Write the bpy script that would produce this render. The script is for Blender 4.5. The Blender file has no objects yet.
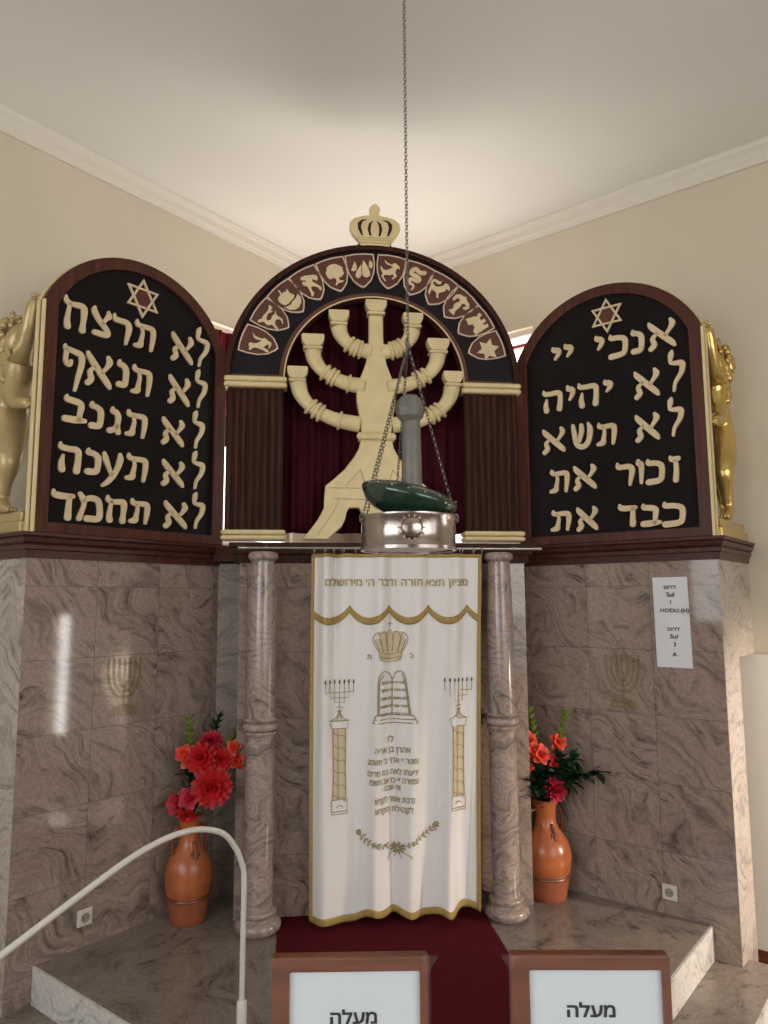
import bpy, bmesh, math, random
from mathutils import Vector, Matrix, Euler
random.seed(7)
C = bpy.context.scene.collection
PI = math.pi
A = math.sqrt(.5)
R45 = PI/4
PX, PY = 1.8143, -.6858          # outer corners of the marble apse
WALLY = 2.118                    # the two room walls meet at (0, WALLY)
CEIL = 4.64
# ------------------------------------------------------------------ materials
def mat(name, col, rough=.6, metal=0., spec=.5, bump=0., bscale=40., var=0., vscale=6., emit=None, estr=0., sheen=0., trans=0., alpha=1.):
    m = bpy.data.materials.new(name); m.use_nodes = True
    nt = m.node_tree; b = nt.nodes['Principled BSDF']
    b.inputs['Base Color'].default_value = (*col, 1)
    b.inputs['Roughness'].default_value = rough
    b.inputs['Metallic'].default_value = metal
    b.inputs['Specular IOR Level'].default_value = spec
    b.inputs['Transmission Weight'].default_value = trans
    b.inputs['Alpha'].default_value = alpha
    if sheen: b.inputs['Sheen Weight'].default_value = sheen
    if emit:
        b.inputs['Emission Color'].default_value = (*emit, 1); b.inputs['Emission Strength'].default_value = estr
    tc = nt.nodes.new('ShaderNodeTexCoord')
    if var:
        n = nt.nodes.new('ShaderNodeTexNoise'); n.inputs['Scale'].default_value = vscale; n.inputs['Detail'].default_value = 5
        nt.links.new(tc.outputs['Object'], n.inputs['Vector'])
        r = nt.nodes.new('ShaderNodeValToRGB')
        r.color_ramp.elements[0].position = .3; r.color_ramp.elements[1].position = .72
        r.color_ramp.elements[0].color = (*[c*(1-var) for c in col], 1)
        r.color_ramp.elements[1].color = (*[min(1, c*(1+var)) for c in col], 1)
        nt.links.new(n.outputs['Fac'], r.inputs['Fac']); nt.links.new(r.outputs['Color'], b.inputs['Base Color'])
    if bump:
        n2 = nt.nodes.new('ShaderNodeTexNoise'); n2.inputs['Scale'].default_value = bscale; n2.inputs['Detail'].default_value = 4
        nt.links.new(tc.outputs['Object'], n2.inputs['Vector'])
        bp = nt.nodes.new('ShaderNodeBump'); bp.inputs['Strength'].default_value = bump; bp.inputs['Distance'].default_value = .01
        nt.links.new(n2.outputs['Fac'], bp.inputs['Height']); nt.links.new(bp.outputs['Normal'], b.inputs['Normal'])
    return m

def marble(name, c1, c2, c3, tiles=False, rough=.16, scale=1.5, light=1., rot=0.):
    """swirling grey-pink granite; tiles=True cuts it into 0.385 x 0.367 m slabs with thin dark joints"""
    m = bpy.data.materials.new(name); m.use_nodes = True
    nt = m.node_tree; N = nt.nodes; Lk = nt.links; b = N['Principled BSDF']
    def mth(op, a, bb=None):
        n = N.new('ShaderNodeMath'); n.operation = op
        for i, v in enumerate((a, bb)):
            if v is None: continue
            if isinstance(v, (int, float)): n.inputs[i].default_value = v
            else: Lk.new(v, n.inputs[i])
        return n.outputs[0]
    tc = N.new('ShaderNodeTexCoord'); vec = tc.outputs['Object']
    seam = None
    if tiles:
        sp = N.new('ShaderNodeSeparateXYZ'); Lk.new(vec, sp.inputs[0])
        u = mth('DIVIDE', sp.outputs['X'], .385); v = mth('DIVIDE', mth('ADD', sp.outputs['Z'], .038), .367)
        fu = mth('FLOOR', u); fv = mth('FLOOR', v)
        du = mth('ABSOLUTE', mth('SUBTRACT', mth('FRACT', mth('ADD', u, .5)), .5))
        dv = mth('ABSOLUTE', mth('SUBTRACT', mth('FRACT', mth('ADD', v, .5)), .5))
        seam = mth('LESS_THAN', mth('MINIMUM', du, dv), .0036)
        off = mth('ADD', mth('MULTIPLY', fu, 3.71), mth('MULTIPLY', fv, 7.13))
        cb = N.new('ShaderNodeCombineXYZ'); Lk.new(sp.outputs['X'], cb.inputs[0]); Lk.new(off, cb.inputs[1]); Lk.new(sp.outputs['Z'], cb.inputs[2])
        vec = cb.outputs[0]
    mp = N.new('ShaderNodeMapping'); mp.inputs['Rotation'].default_value = (0, rot, .3); mp.inputs['Scale'].default_value = (1, 1, 1.0)
    Lk.new(vec, mp.inputs[0]); vec = mp.outputs[0]
    # long streaks bent by a strong, slow domain warp
    def noise(v, s, d=2., r_=.5):
        n = N.new('ShaderNodeTexNoise'); n.inputs['Scale'].default_value = s; n.inputs['Detail'].default_value = d; n.inputs['Roughness'].default_value = r_
        Lk.new(v, n.inputs['Vector']); return n
    w = noise(vec, 1.25*scale, 2.2)
    vm = N.new('ShaderNodeVectorMath'); vm.operation = 'MULTIPLY_ADD'
    Lk.new(w.outputs['Color'], vm.inputs[0]); vm.inputs[1].default_value = (.55, .55, .85); Lk.new(vec, vm.inputs[2])
    mp2 = N.new('ShaderNodeMapping'); mp2.inputs['Scale'].default_value = (1.0, 1.0, 5.0); Lk.new(vm.outputs[0], mp2.inputs[0]); sv = mp2.outputs[0]
    n1 = noise(sv, 2.1*scale, 9, .72)
    r = N.new('ShaderNodeValToRGB'); e = r.color_ramp.elements
    e[0].position = .32; e[0].color = (*[c*light for c in c3], 1)
    e[1].position = .42; e[1].color = (*[c*light*.86 for c in c1], 1)
    for p_, cc_, k_ in ((.48, c1, 1.05), (.55, c2, 1.0), (.62, c1, 1.0), (.70, c2, 1.12)):
        x = e.new(p_); x.color = (*[c*light*k_ for c in cc_], 1)
    Lk.new(n1.outputs['Fac'], r.inputs['Fac'])
    n2 = noise(sv, 4.2*scale, 8, .8)
    mr = N.new('ShaderNodeMapRange'); mr.inputs['From Min'].default_value = .36; mr.inputs['From Max'].default_value = .455
    mr.inputs['To Min'].default_value = .38; mr.inputs['To Max'].default_value = 1
    Lk.new(n2.outputs['Fac'], mr.inputs['Value'])
    n4 = noise(vec, 55, 2, .6)
    sp4 = N.new('ShaderNodeMapRange'); sp4.inputs['From Min'].default_value = .35; sp4.inputs['From Max'].default_value = .65; sp4.inputs['To Min'].default_value = .88; sp4.inputs['To Max'].default_value = 1.1
    Lk.new(n4.outputs['Fac'], sp4.inputs['Value'])
    n3 = noise(vec, 2.6, 2)
    mk = N.new('ShaderNodeMapRange'); mk.inputs['From Min'].default_value = .38; mk.inputs['From Max'].default_value = .6; Lk.new(n3.outputs['Fac'], mk.inputs['Value'])
    mix = N.new('ShaderNodeMix'); mix.data_type = 'FLOAT'; Lk.new(mk.outputs[0], mix.inputs[0]); mix.inputs[2].default_value = 1; Lk.new(mr.outputs[0], mix.inputs[3])
    fac = mth('MULTIPLY', mix.outputs[0], sp4.outputs[0])
    mul = N.new('ShaderNodeMix'); mul.data_type = 'RGBA'; mul.blend_type = 'MULTIPLY'; mul.inputs[0].default_value = 1
    Lk.new(r.outputs['Color'], mul.inputs[6])
    cc = N.new('ShaderNodeCombineColor')
    for i in range(3): Lk.new(fac, cc.inputs[i])
    Lk.new(cc.outputs[0], mul.inputs[7])
    out = mul.outputs[2]
    if seam is not None:
        sm = N.new('ShaderNodeMix'); sm.data_type = 'RGBA'; Lk.new(seam, sm.inputs[0]); Lk.new(out, sm.inputs[6]); sm.inputs[7].default_value = (.11, .092, .08, 1)
        out = sm.outputs[2]
    Lk.new(out, b.inputs['Base Color'])
    b.inputs['Roughness'].default_value = rough
    return m

def wood(name, c1, c2, rough=.35, sc=(30, 30, 2), spec=.28):
    m = bpy.data.materials.new(name); m.use_nodes = True
    nt = m.node_tree; N = nt.nodes; Lk = nt.links; b = N['Principled BSDF']
    tc = N.new('ShaderNodeTexCoord'); mp = N.new('ShaderNodeMapping'); mp.inputs['Scale'].default_value = sc
    Lk.new(tc.outputs['Object'], mp.inputs[0])
    n = N.new('ShaderNodeTexNoise'); n.inputs['Scale'].default_value = 1.3; n.inputs['Detail'].default_value = 6; Lk.new(mp.outputs[0], n.inputs['Vector'])
    r = N.new('ShaderNodeValToRGB'); r.color_ramp.elements[0].position = .32; r.color_ramp.elements[1].position = .7
    r.color_ramp.elements[0].color = (*c1, 1); r.color_ramp.elements[1].color = (*c2, 1)
    Lk.new(n.outputs['Fac'], r.inputs[0]); Lk.new(r.outputs[0], b.inputs['Base Color']); b.inputs['Roughness'].default_value = rough; b.inputs['Specular IOR Level'].default_value = spec
    return m

def emis(name, col, s):
    m = bpy.data.materials.new(name); m.use_nodes = True; nt = m.node_tree
    b = nt.nodes['Principled BSDF']; b.inputs['Base Color'].default_value = (.8, .8, .8, 1)
    b.inputs['Emission Color'].default_value = (*col, 1); b.inputs['Emission Strength'].default_value = s
    return m

M = dict(
 wall=mat('plaster_cream', (.60, .53, .41), .9, bump=.12, bscale=30, var=.05, vscale=1.2),
 ceil=mat('plaster_ceiling', (.69, .67, .62), .92, bump=.05, bscale=20, var=.03, vscale=.8),
 white=mat('lit_wall_white', (.80, .74, .66), .7),  # whiter tone stands in for light on the lower right wall
 trimw=mat('moulding_plaster', (.66, .61, .53), .8),
 marble=marble('swirl_marble_tiles', (.255, .190, .158), (.335, .246, .205), (.125, .098, .085), tiles=True, rough=.055, rot=-.6),
 marble2=marble('swirl_marble_plain', (.20, .155, .13), (.26, .20, .17), (.10, .085, .075), rough=.5),
 mside=marble('pale_marble', (.38, .325, .28), (.45, .39, .34), (.28, .24, .21), rough=.2),
 column=marble('column_marble', (.27, .205, .175), (.36, .275, .235), (.12, .10, .09), rough=.14, scale=2.3, rot=.5),
 floor=marble('floor_marble', (.19, .155, .13), (.235, .19, .16), (.12, .10, .085), rough=.22, scale=1.0),
 riser=marble('riser_marble', (.56, .54, .51), (.64, .61, .57), (.42, .40, .38), rough=.25),
 mahog=wood('mahogany', (.050, .015, .009), (.095, .029, .016), .42),
 mahogx=wood('mahogany_horizontal', (.045, .015, .011), (.085, .030, .021), .33, (2, 30, 30)),
 dark=wood('dark_walnut', (.026, .011, .007), (.062, .023, .014), .55, spec=.12),
 black=mat('black_board', (.009, .006, .006), .7, var=.25, vscale=3, spec=.15),
 navy=mat('blue_black_board', (.010, .007, .009), .6, spec=.2, var=.2),
 brown=mat('shield_brown', (.10, .028, .011), .55, var=.12, vscale=20),
 cream=mat('gilt_cream', (.70, .56, .30), .38, bump=.1, bscale=60, var=.08, vscale=9),
 letter=mat('letter_cream', (.69, .54, .33), .5, var=.07, vscale=12),
 pink=mat('pale_pink_line', (.70, .53, .40), .5),
 gold=mat('antique_gold', (.46, .345, .16), .36, metal=.30, bump=.25, bscale=25, var=.15, vscale=8),
 goldb=mat('bright_gold', (.60, .42, .14), .2, metal=.75, bump=.3, bscale=22, var=.15, vscale=8),
 redc=mat('dark_red_velvet', (.045, .0035, .008), .9, spec=.15, var=.2, vscale=3),
 redw=mat('crimson_curtain', (.15, .007, .014), .85, spec=.2),
 carpet=mat('maroon_carpet', (.080, .005, .010), .95, bump=.4, bscale=300, var=.12, vscale=30, spec=.1),
 cloth=mat('white_silk', (.70, .665, .64), .55, bump=.06, bscale=220, sheen=.15),
 trimg=mat('gold_braid', (.34, .225, .06), .55, bump=.4, bscale=260, var=.15, vscale=60),
 embg=mat('gold_thread', (.36, .27, .09), .5, metal=.2),
 embd=mat('antique_gold_thread', (.29, .225, .10), .55, metal=.2),
 embl=mat('pale_gold_thread', (.55, .45, .30), .6),
 steel=mat('brushed_steel', (.42, .40, .37), .3, metal=.9, var=.1, vscale=15),
 silver=mat('tarnished_silver', (.36, .30, .27), .2, metal=.92, bump=.25, bscale=14, var=.25, vscale=7),
 chain=mat('chain_metal', (.16, .14, .12), .35, metal=.8),
 green=mat('dark_green_glass', (.010, .030, .017), .10, spec=.7, var=.3, vscale=5),
 frost=mat('grey_frosted_glass', (.135, .125, .105), .42, var=.12, vscale=20, bump=.1, bscale=30),
 frostw=mat('frosted_base', (.62, .58, .52), .35),
 terra=mat('terracotta_glaze', (.36, .100, .030), .28, var=.25, vscale=9, bump=.1, bscale=25),
 terrad=mat('terracotta_dark', (.17, .040, .014), .4, var=.2, vscale=12),
 terram=mat('terracotta_matte', (.27, .070, .026), .65, var=.15, vscale=12),
 petal=mat('red_petal', (.48, .007, .010), .55, var=.25, vscale=25),
 petalc=mat('crimson_petal', (.36, .004, .022), .55, var=.2, vscale=25),
 petalo=mat('orange_petal', (.58, .034, .010), .5, var=.2, vscale=25),
 leaf=mat('leaf_dark', (.012, .038, .016), .32, var=.3, vscale=20),
 leafl=mat('leaf_light', (.13, .19, .030), .5, var=.25, vscale=20),
 rail=mat('white_rail', (.62, .60, .54), .22, spec=.6),
 plast=mat('socket_plastic', (.62, .58, .48), .35),
 plastd=mat('socket_dark', (.05, .045, .04), .6),
 paper=mat('paper', (.70, .70, .73), .7),
 papersign=mat('sign_paper', (.60, .65, .67), .35, var=.02),
 plastg=mat('socket_grey', (.30, .27, .22), .5),
 ink=mat('black_ink', (.012, .012, .014), .6),
 frame=wood('sign_frame_wood', (.11, .035, .018), (.20, .062, .030), .3, (3, 3, 30)),
 film=mat('clear_plastic', (.85, .85, .85), .12, spec=.8, alpha=.035),
 stain=mat('faded_gilding', (.30, .22, .05), .5, alpha=.15),
 sky=emis('window_daylight', (1.0, .97, .94), 2.2),
 sky2=emis('window_daylight_cool', (.88, .94, 1.0), 1.5),
 sky3=emis('door_daylight', (1.0, .98, .94), 12),
 winf=mat('window_frame_paint', (.75, .70, .64), .5),
 redp=mat('red_paint', (.5, .05, .05), .5),
)
# ------------------------------------------------------------------ helpers
def link(name, me, parent=None):
    o = bpy.data.objects.new(name, me); C.objects.link(o)
    if parent: o.parent = parent
    return o
def obj(name, bm, m, parent=None, smooth=False, bevel=0., mats=None, loc=None, rot=None, recalc=True):
    if recalc: bmesh.ops.recalc_face_normals(bm, faces=bm.faces)
    me = bpy.data.meshes.new(name); bm.to_mesh(me); bm.free()
    for k in (mats or [m]): me.materials.append(M[k])
    if smooth:
        for p in me.polygons: p.use_smooth = True
        if smooth != 'all': me.set_sharp_from_angle(angle=math.radians(40))
    o = link(name, me, parent)
    if loc: o.location = loc
    if rot: o.rotation_euler = rot
    if bevel:
        b = o.modifiers.new('b', 'BEVEL'); b.width = bevel; b.segments = 2; b.limit_method = 'ANGLE'; b.angle_limit = math.radians(50)
    return o
def thing(name, label, cat, loc=(0, 0, 0), rz=0, group=None):
    o = bpy.data.objects.new(name, None); C.objects.link(o); o.empty_display_size = .1
    o.location = loc; o.rotation_euler = (0, 0, rz)
    return tag(o, label, cat, group)
def tag(o, label, cat, group=None):
    o['label'] = label; o['category'] = cat
    if group: o['group'] = group
    return o
def struct(o):
    o['kind'] = 'structure'; return o
def box(bm, x0, x1, y0, y1, z0, z1, mi=0):
    v = [bm.verts.new((x, y, z)) for z in (z0, z1) for y in (y0, y1) for x in (x0, x1)]
    for f in ((0, 2, 3, 1), (4, 5, 7, 6), (0, 1, 5, 4), (2, 6, 7, 3), (0, 4, 6, 2), (1, 3, 7, 5)):
        fc = bm.faces.new([v[i] for i in f]); fc.material_index = mi
    return v
def prism(bm, pts, y0, y1, mi=0):
    """2-D outline (x, z) extruded from y0 to y1"""
    a = [bm.verts.new((x, y0, z)) for x, z in pts]; b = [bm.verts.new((x, y1, z)) for x, z in pts]
    n = len(pts)
    f = [bm.faces.new(a), bm.faces.new(b[::-1])]
    for i in range(n): f.append(bm.faces.new((a[i], a[(i+1) % n], b[(i+1) % n], b[i])))
    for q in f: q.material_index = mi
def zprism(bm, pts, z0, z1, mi=0):
    a = [bm.verts.new((x, y, z0)) for x, y in pts]; b = [bm.verts.new((x, y, z1)) for x, y in pts]
    n = len(pts); f = [bm.faces.new(a[::-1]), bm.faces.new(b)]
    for i in range(n): f.append(bm.faces.new((a[i], a[(i+1) % n], b[(i+1) % n], b[i])))
    for q in f: q.material_index = mi
def band(bm, outer, inner, y0, y1, closed=True):
    """strip between two equally long outlines, extruded in y"""
    n = len(outer)
    V = [[bm.verts.new((x, y, z)) for x, z in ring] for ring in (outer, inner) for y in (y0, y1)]
    oa, ob, ia, ib = V
    for i in range(n if closed else n-1):
        j = (i+1) % n
        bm.faces.new((oa[i], oa[j], ia[j], ia[i])); bm.faces.new((ob[i], ib[i], ib[j], ob[j]))
        bm.faces.new((oa[i], ob[i], ob[j], oa[j])); bm.faces.new((ia[i], ia[j], ib[j], ib[i]))
    if not closed:
        for i in (0, n-1): bm.faces.new((oa[i], ia[i], ib[i], ob[i]))
def lathe(bm, prof, seg=40, cx=0, cy=0, mi=0, sy=1.):
    rings = []
    for r, z in prof:
        if r < 1e-5: rings.append([bm.verts.new((cx, cy, z))])
        else: rings.append([bm.verts.new((cx+r*math.cos(2*PI*k/seg), cy+sy*r*math.sin(2*PI*k/seg), z)) for k in range(seg)])
    for a, b in zip(rings, rings[1:]):
        for k in range(seg):
            j = (k+1) % seg
            if len(a) == 1 and len(b) == 1: continue
            if len(a) == 1: f = bm.faces.new((a[0], b[j], b[k]))
            elif len(b) == 1: f = bm.faces.new((a[k], a[j], b[0]))
            else: f = bm.faces.new((a[k], a[j], b[j], b[k]))
            f.material_index = mi
def cat_rom(p, n=6):
    p = [Vector(q) for q in p]
    if len(p) < 3: return [p[0].lerp(p[-1], i/n) for i in range(n+1)]
    P = [2*p[0]-p[1]] + p + [2*p[-1]-p[-2]]; out = []
    for i in range(1, len(P)-2):
        for k in range(n):
            t = k/n; a, b, c, d = P[i-1], P[i], P[i+1], P[i+2]
            out.append(.5*((2*b)+(c-a)*t+(2*a-5*b+4*c-d)*t*t+(3*b-a-3*c+d)*t**3))
    out.append(p[-1]); return out
def tube(bm, pts, rad, seg=10, flat=1., cap=True, mi=0):
    """sweep along 3-D points; rad number or list; flat squashes world y"""
    pts = [Vector(p) for p in pts]; n = len(pts)
    if not isinstance(rad, (list, tuple)): rad = [rad]*n
    up = None; rings = []
    for i, p in enumerate(pts):
        d = (pts[min(i+1, n-1)]-pts[max(i-1, 0)]).normalized()
        if up is None:
            up = Vector((0, 1, 0)) if abs(d.y) < .9 else Vector((1, 0, 0))
        s = d.cross(up).normalized(); up = s.cross(d).normalized()
        r = rad[i]; ring = []
        for k in range(seg):
            a = 2*PI*k/seg; o = s*math.cos(a)*r+up*math.sin(a)*r*flat
            ring.append(bm.verts.new(p+o))
        rings.append(ring)
    for a, b in zip(rings, rings[1:]):
        for k in range(seg):
            f = bm.faces.new((a[k], a[(k+1) % seg], b[(k+1) % seg], b[k])); f.material_index = mi
    if cap: bm.faces.new(rings[0][::-1]).material_index = mi; bm.faces.new(rings[-1]).material_index = mi
def stroke(bm, pts, y0, y1, sc=1., fn=None, n=5, rnd=True, mapv=None, mi=0):
    """brush stroke: pts (x, z, width); rounded ends; a raised ribbon between y0 (front) and y1 (back)"""
    P = cat_rom([(x, z, w*sc) for x, z, w in pts], n)
    if rnd:
        def ends(a, b):
            d = (Vector((a.x, a.y))-Vector((b.x, b.y)))
            d = d.normalized() if d.length > 1e-9 else Vector((1, 0)); w = a.z/2
            return [Vector((a.x+d.x*w*q, a.y+d.y*w*q, a.z*math.sqrt(max(0, 1-q*q)))) for q in (.98, .8, .5)]
        P = ends(P[0], P[1]) + P + ends(P[-1], P[-2])[::-1]
    Lf, Rt = [], []
    for i, p in enumerate(P):
        a = P[max(i-1, 0)]; b = P[min(i+1, len(P)-1)]
        d = Vector((b.x-a.x, b.y-a.y)); d = d.normalized() if d.length > 1e-9 else Vector((1, 0))
        nx, nz = -d.y, d.x; w = p.z/2
        Lf.append((p.x+nx*w, p.y+nz*w)); Rt.append((p.x-nx*w, p.y-nz*w))
    if mapv:       # flat ribbon laid on a surface
        l = [bm.verts.new(mapv(*q)) for q in Lf]; r = [bm.verts.new(mapv(*q)) for q in Rt]
        for i in range(len(l)-1): bm.faces.new((l[i], r[i], r[i+1], l[i+1])).material_index = mi
        return
    band(bm, Lf, Rt, y0, y1, closed=False)
def ball(bm, c, r, seg=12, sz=(1, 1, 1), mi=0):
    g = bmesh.ops.create_uvsphere(bm, u_segments=seg, v_segments=max(6, seg//2), radius=r, matrix=Matrix.Translation(c) @ Matrix.Diagonal((*sz, 1)))
    return g
def torus(bm, R, r, mtx, seg=14, ms=6):
    rings = []
    for i in range(seg):
        a = 2*PI*i/seg
        rings.append([bm.verts.new(mtx @ Vector(((R+r*math.cos(2*PI*k/ms))*math.cos(a), (R+r*math.cos(2*PI*k/ms))*math.sin(a), r*math.sin(2*PI*k/ms)))) for k in range(ms)])
    for i in range(seg):
        for k in range(ms): bm.faces.new((rings[i][k], rings[(i+1) % seg][k], rings[(i+1) % seg][(k+1) % ms], rings[i][(k+1) % ms]))
def rtl(s): return s[::-1]
def text_bm(s, size, cx, cz, mapv=None, y=0., depth=0., bold=0., sx=1., wide=None):
    """one line of writing centred on (cx, cz) in the x/z plane; every outer contour is filled on its own"""
    from mathutils.geometry import interpolate_bezier, tessellate_polygon
    cu = bpy.data.curves.new('txt', 'FONT'); cu.body = s; cu.size = size
    o = bpy.data.objects.new('txt', cu); C.objects.link(o)
    dg = bpy.context.evaluated_depsgraph_get(); cv = o.evaluated_get(dg).to_curve(dg)
    polys = []
    for sp in cv.splines:
        bp = sp.bezier_points; n = len(bp); P = []
        if n:
            for i in range(n):
                a, b = bp[i], bp[(i+1) % n]
                straight = a.handle_right_type == 'VECTOR' and b.handle_left_type == 'VECTOR'
                P += [v.to_2d() for v in interpolate_bezier(a.co, a.handle_right, b.handle_left, b.co, 2 if straight else 5)[:-1]]
        else: P = [Vector((p.co.x, p.co.y)) for p in sp.points]
        if len(P) > 2: polys.append(P)
    o.to_curve_clear(); bpy.data.objects.remove(o); bpy.data.curves.remove(cu)
    area_ = lambda P: sum(P[i-1].x*P[i].y-P[i].x*P[i-1].y for i in range(len(P)))/2
    sgn = 1 if max(polys, key=lambda P: abs(area_(P))) and area_(max(polys, key=lambda P: abs(area_(P)))) > 0 else -1
    def inside(p, P):
        c = False
        for i in range(len(P)):
            a, b = P[i-1], P[i]
            if (a.y > p.y) != (b.y > p.y) and p.x < (b.x-a.x)*(p.y-a.y)/(b.y-a.y)+a.x: c = not c
        return c
    outs = [P for P in polys if area_(P)*sgn > 0]; holes = [P for P in polys if area_(P)*sgn <= 0]
    allp = [p for P in polys for p in P]
    x0, x1 = min(p.x for p in allp), max(p.x for p in allp); z0, z1 = min(p.y for p in allp), max(p.y for p in allp)
    if wide: sx = wide/(x1-x0)
    bm = bmesh.new()
    def put(p):
        x = (p.x-(x0+x1)/2)*sx+cx; z = p.y-(z0+z1)/2+cz
        return bm.verts.new(mapv(x, z) if mapv else (x, y, z))
    for P in outs:
        hs = [H_ for H_ in holes if inside(H_[0], P)]
        rings = [P]+hs; flat = [p for r_ in rings for p in r_]; vs = [put(p) for p in flat]
        for t in tessellate_polygon([[Vector((p.x, p.y, 0)) for p in r_] for r_ in rings]):
            try: bm.faces.new([vs[k] for k in t])
            except ValueError: pass
        if bold:
            for r_ in rings:
                for i in range(len(r_)):
                    a, b = r_[i-1], r_[i]; d = b-a
                    if d.length < 1e-7: continue
                    d.normalize(); nn = Vector((-d.y, d.x))*bold; e_ = d*bold*.5
                    bm.faces.new([put(a+nn-e_), put(a-nn-e_), put(b-nn+e_), put(b+nn+e_)])
    return bm
def join(dst, src):
    me = bpy.data.meshes.new('tmp'); src.to_mesh(me); src.free(); dst.from_mesh(me); bpy.data.meshes.remove(me)

LETTERS_A = [('het', 0.104, 0.243, 3.139, 3.327), ('tsadi', 0.264, 0.385, 3.15, 3.318), ('resh', 0.387, 0.512, 3.143, 3.315), ('tav', 0.52, 0.67, 3.147, 3.324), ('alef', 0.775, 0.943, 3.141, 3.321), ('lamed', 0.925, 1.06, 3.151, 3.408), ('pef', 0.114, 0.24, 2.809, 3.063), ('alef', 0.243, 0.408, 2.864, 3.058), ('nun', 0.431, 0.504, 2.897, 3.059), ('tav', 0.515, 0.656, 2.877, 3.058), ('alef', 0.764, 0.927, 2.877, 3.056), ('lamed', 0.933, 1.05, 2.891, 3.139), ('bet', 0.13, 0.268, 2.641, 2.796), ('nun', 0.278, 0.364, 2.636, 2.787), ('gimel', 0.385, 0.478, 2.63, 2.785), ('tav', 0.489, 0.635, 2.629, 2.79), ('alef', 0.728, 0.894, 2.625, 2.792), ('lamed', 0.924, 1.037, 2.637, 2.876), ('he', 0.114, 0.247, 2.379, 2.54), ('nun', 0.268, 0.36, 2.386, 2.531), ('ayin', 0.353, 0.494, 2.326, 2.532), ('tav', 0.499, 0.65, 2.381, 2.544), ('alef', 0.737, 0.903, 2.382, 2.542), ('lamed', 0.924, 1.047, 2.389, 2.627), ('dalet', 0.091, 0.222, 2.132, 2.29), ('mem', 0.231, 0.38, 2.133, 2.29), ('het', 0.393, 0.524, 2.141, 2.293), ('tav', 0.533, 0.67, 2.144, 2.292), ('alef', 0.76, 0.933, 2.137, 2.301), ('lamed', 0.936, 1.055, 2.149, 2.375)]
LETTERS_B = [('yod', -0.942, -0.861, 3.247, 3.344), ('yod', -0.856, -0.779, 3.25, 3.346), ('yod', -0.649, -0.577, 3.248, 3.352), ('kaf', -0.553, -0.432, 3.176, 3.339), ('nun', -0.415, -0.334, 3.179, 3.336), ('alef', -0.316, -0.145, 3.173, 3.356), ('he', -1.01, -0.864, 2.913, 3.069), ('yod', -0.849, -0.779, 2.962, 3.073), ('he', -0.769, -0.625, 2.906, 3.072), ('yod', -0.605, -0.535, 2.974, 3.062), ('alef', -0.412, -0.252, 2.897, 3.074), ('lamed', -0.233, -0.106, 2.907, 3.163), ('alef', -1.019, -0.852, 2.642, 2.811), ('shin', -0.822, -0.674, 2.645, 2.814), ('tav', -0.659, -0.524, 2.644, 2.799), ('alef', -0.417, -0.265, 2.637, 2.808), ('lamed', -0.247, -0.129, 2.646, 2.883), ('tav', -0.981, -0.838, 2.382, 2.544), ('alef', -0.817, -0.658, 2.386, 2.548), ('resh', -0.545, -0.428, 2.381, 2.537), ('vav', -0.417, -0.372, 2.387, 2.542), ('kaf', -0.362, -0.254, 2.378, 2.536), ('zayin', -0.232, -0.163, 2.376, 2.539), ('tav', -0.981, -0.836, 2.14, 2.284), ('alef', -0.806, -0.66, 2.133, 2.286), ('dalet', -0.539, -0.422, 2.142, 2.284), ('bet', -0.407, -0.285, 2.133, 2.276), ('kaf', -0.281, -0.15, 2.125, 2.277)]
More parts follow.
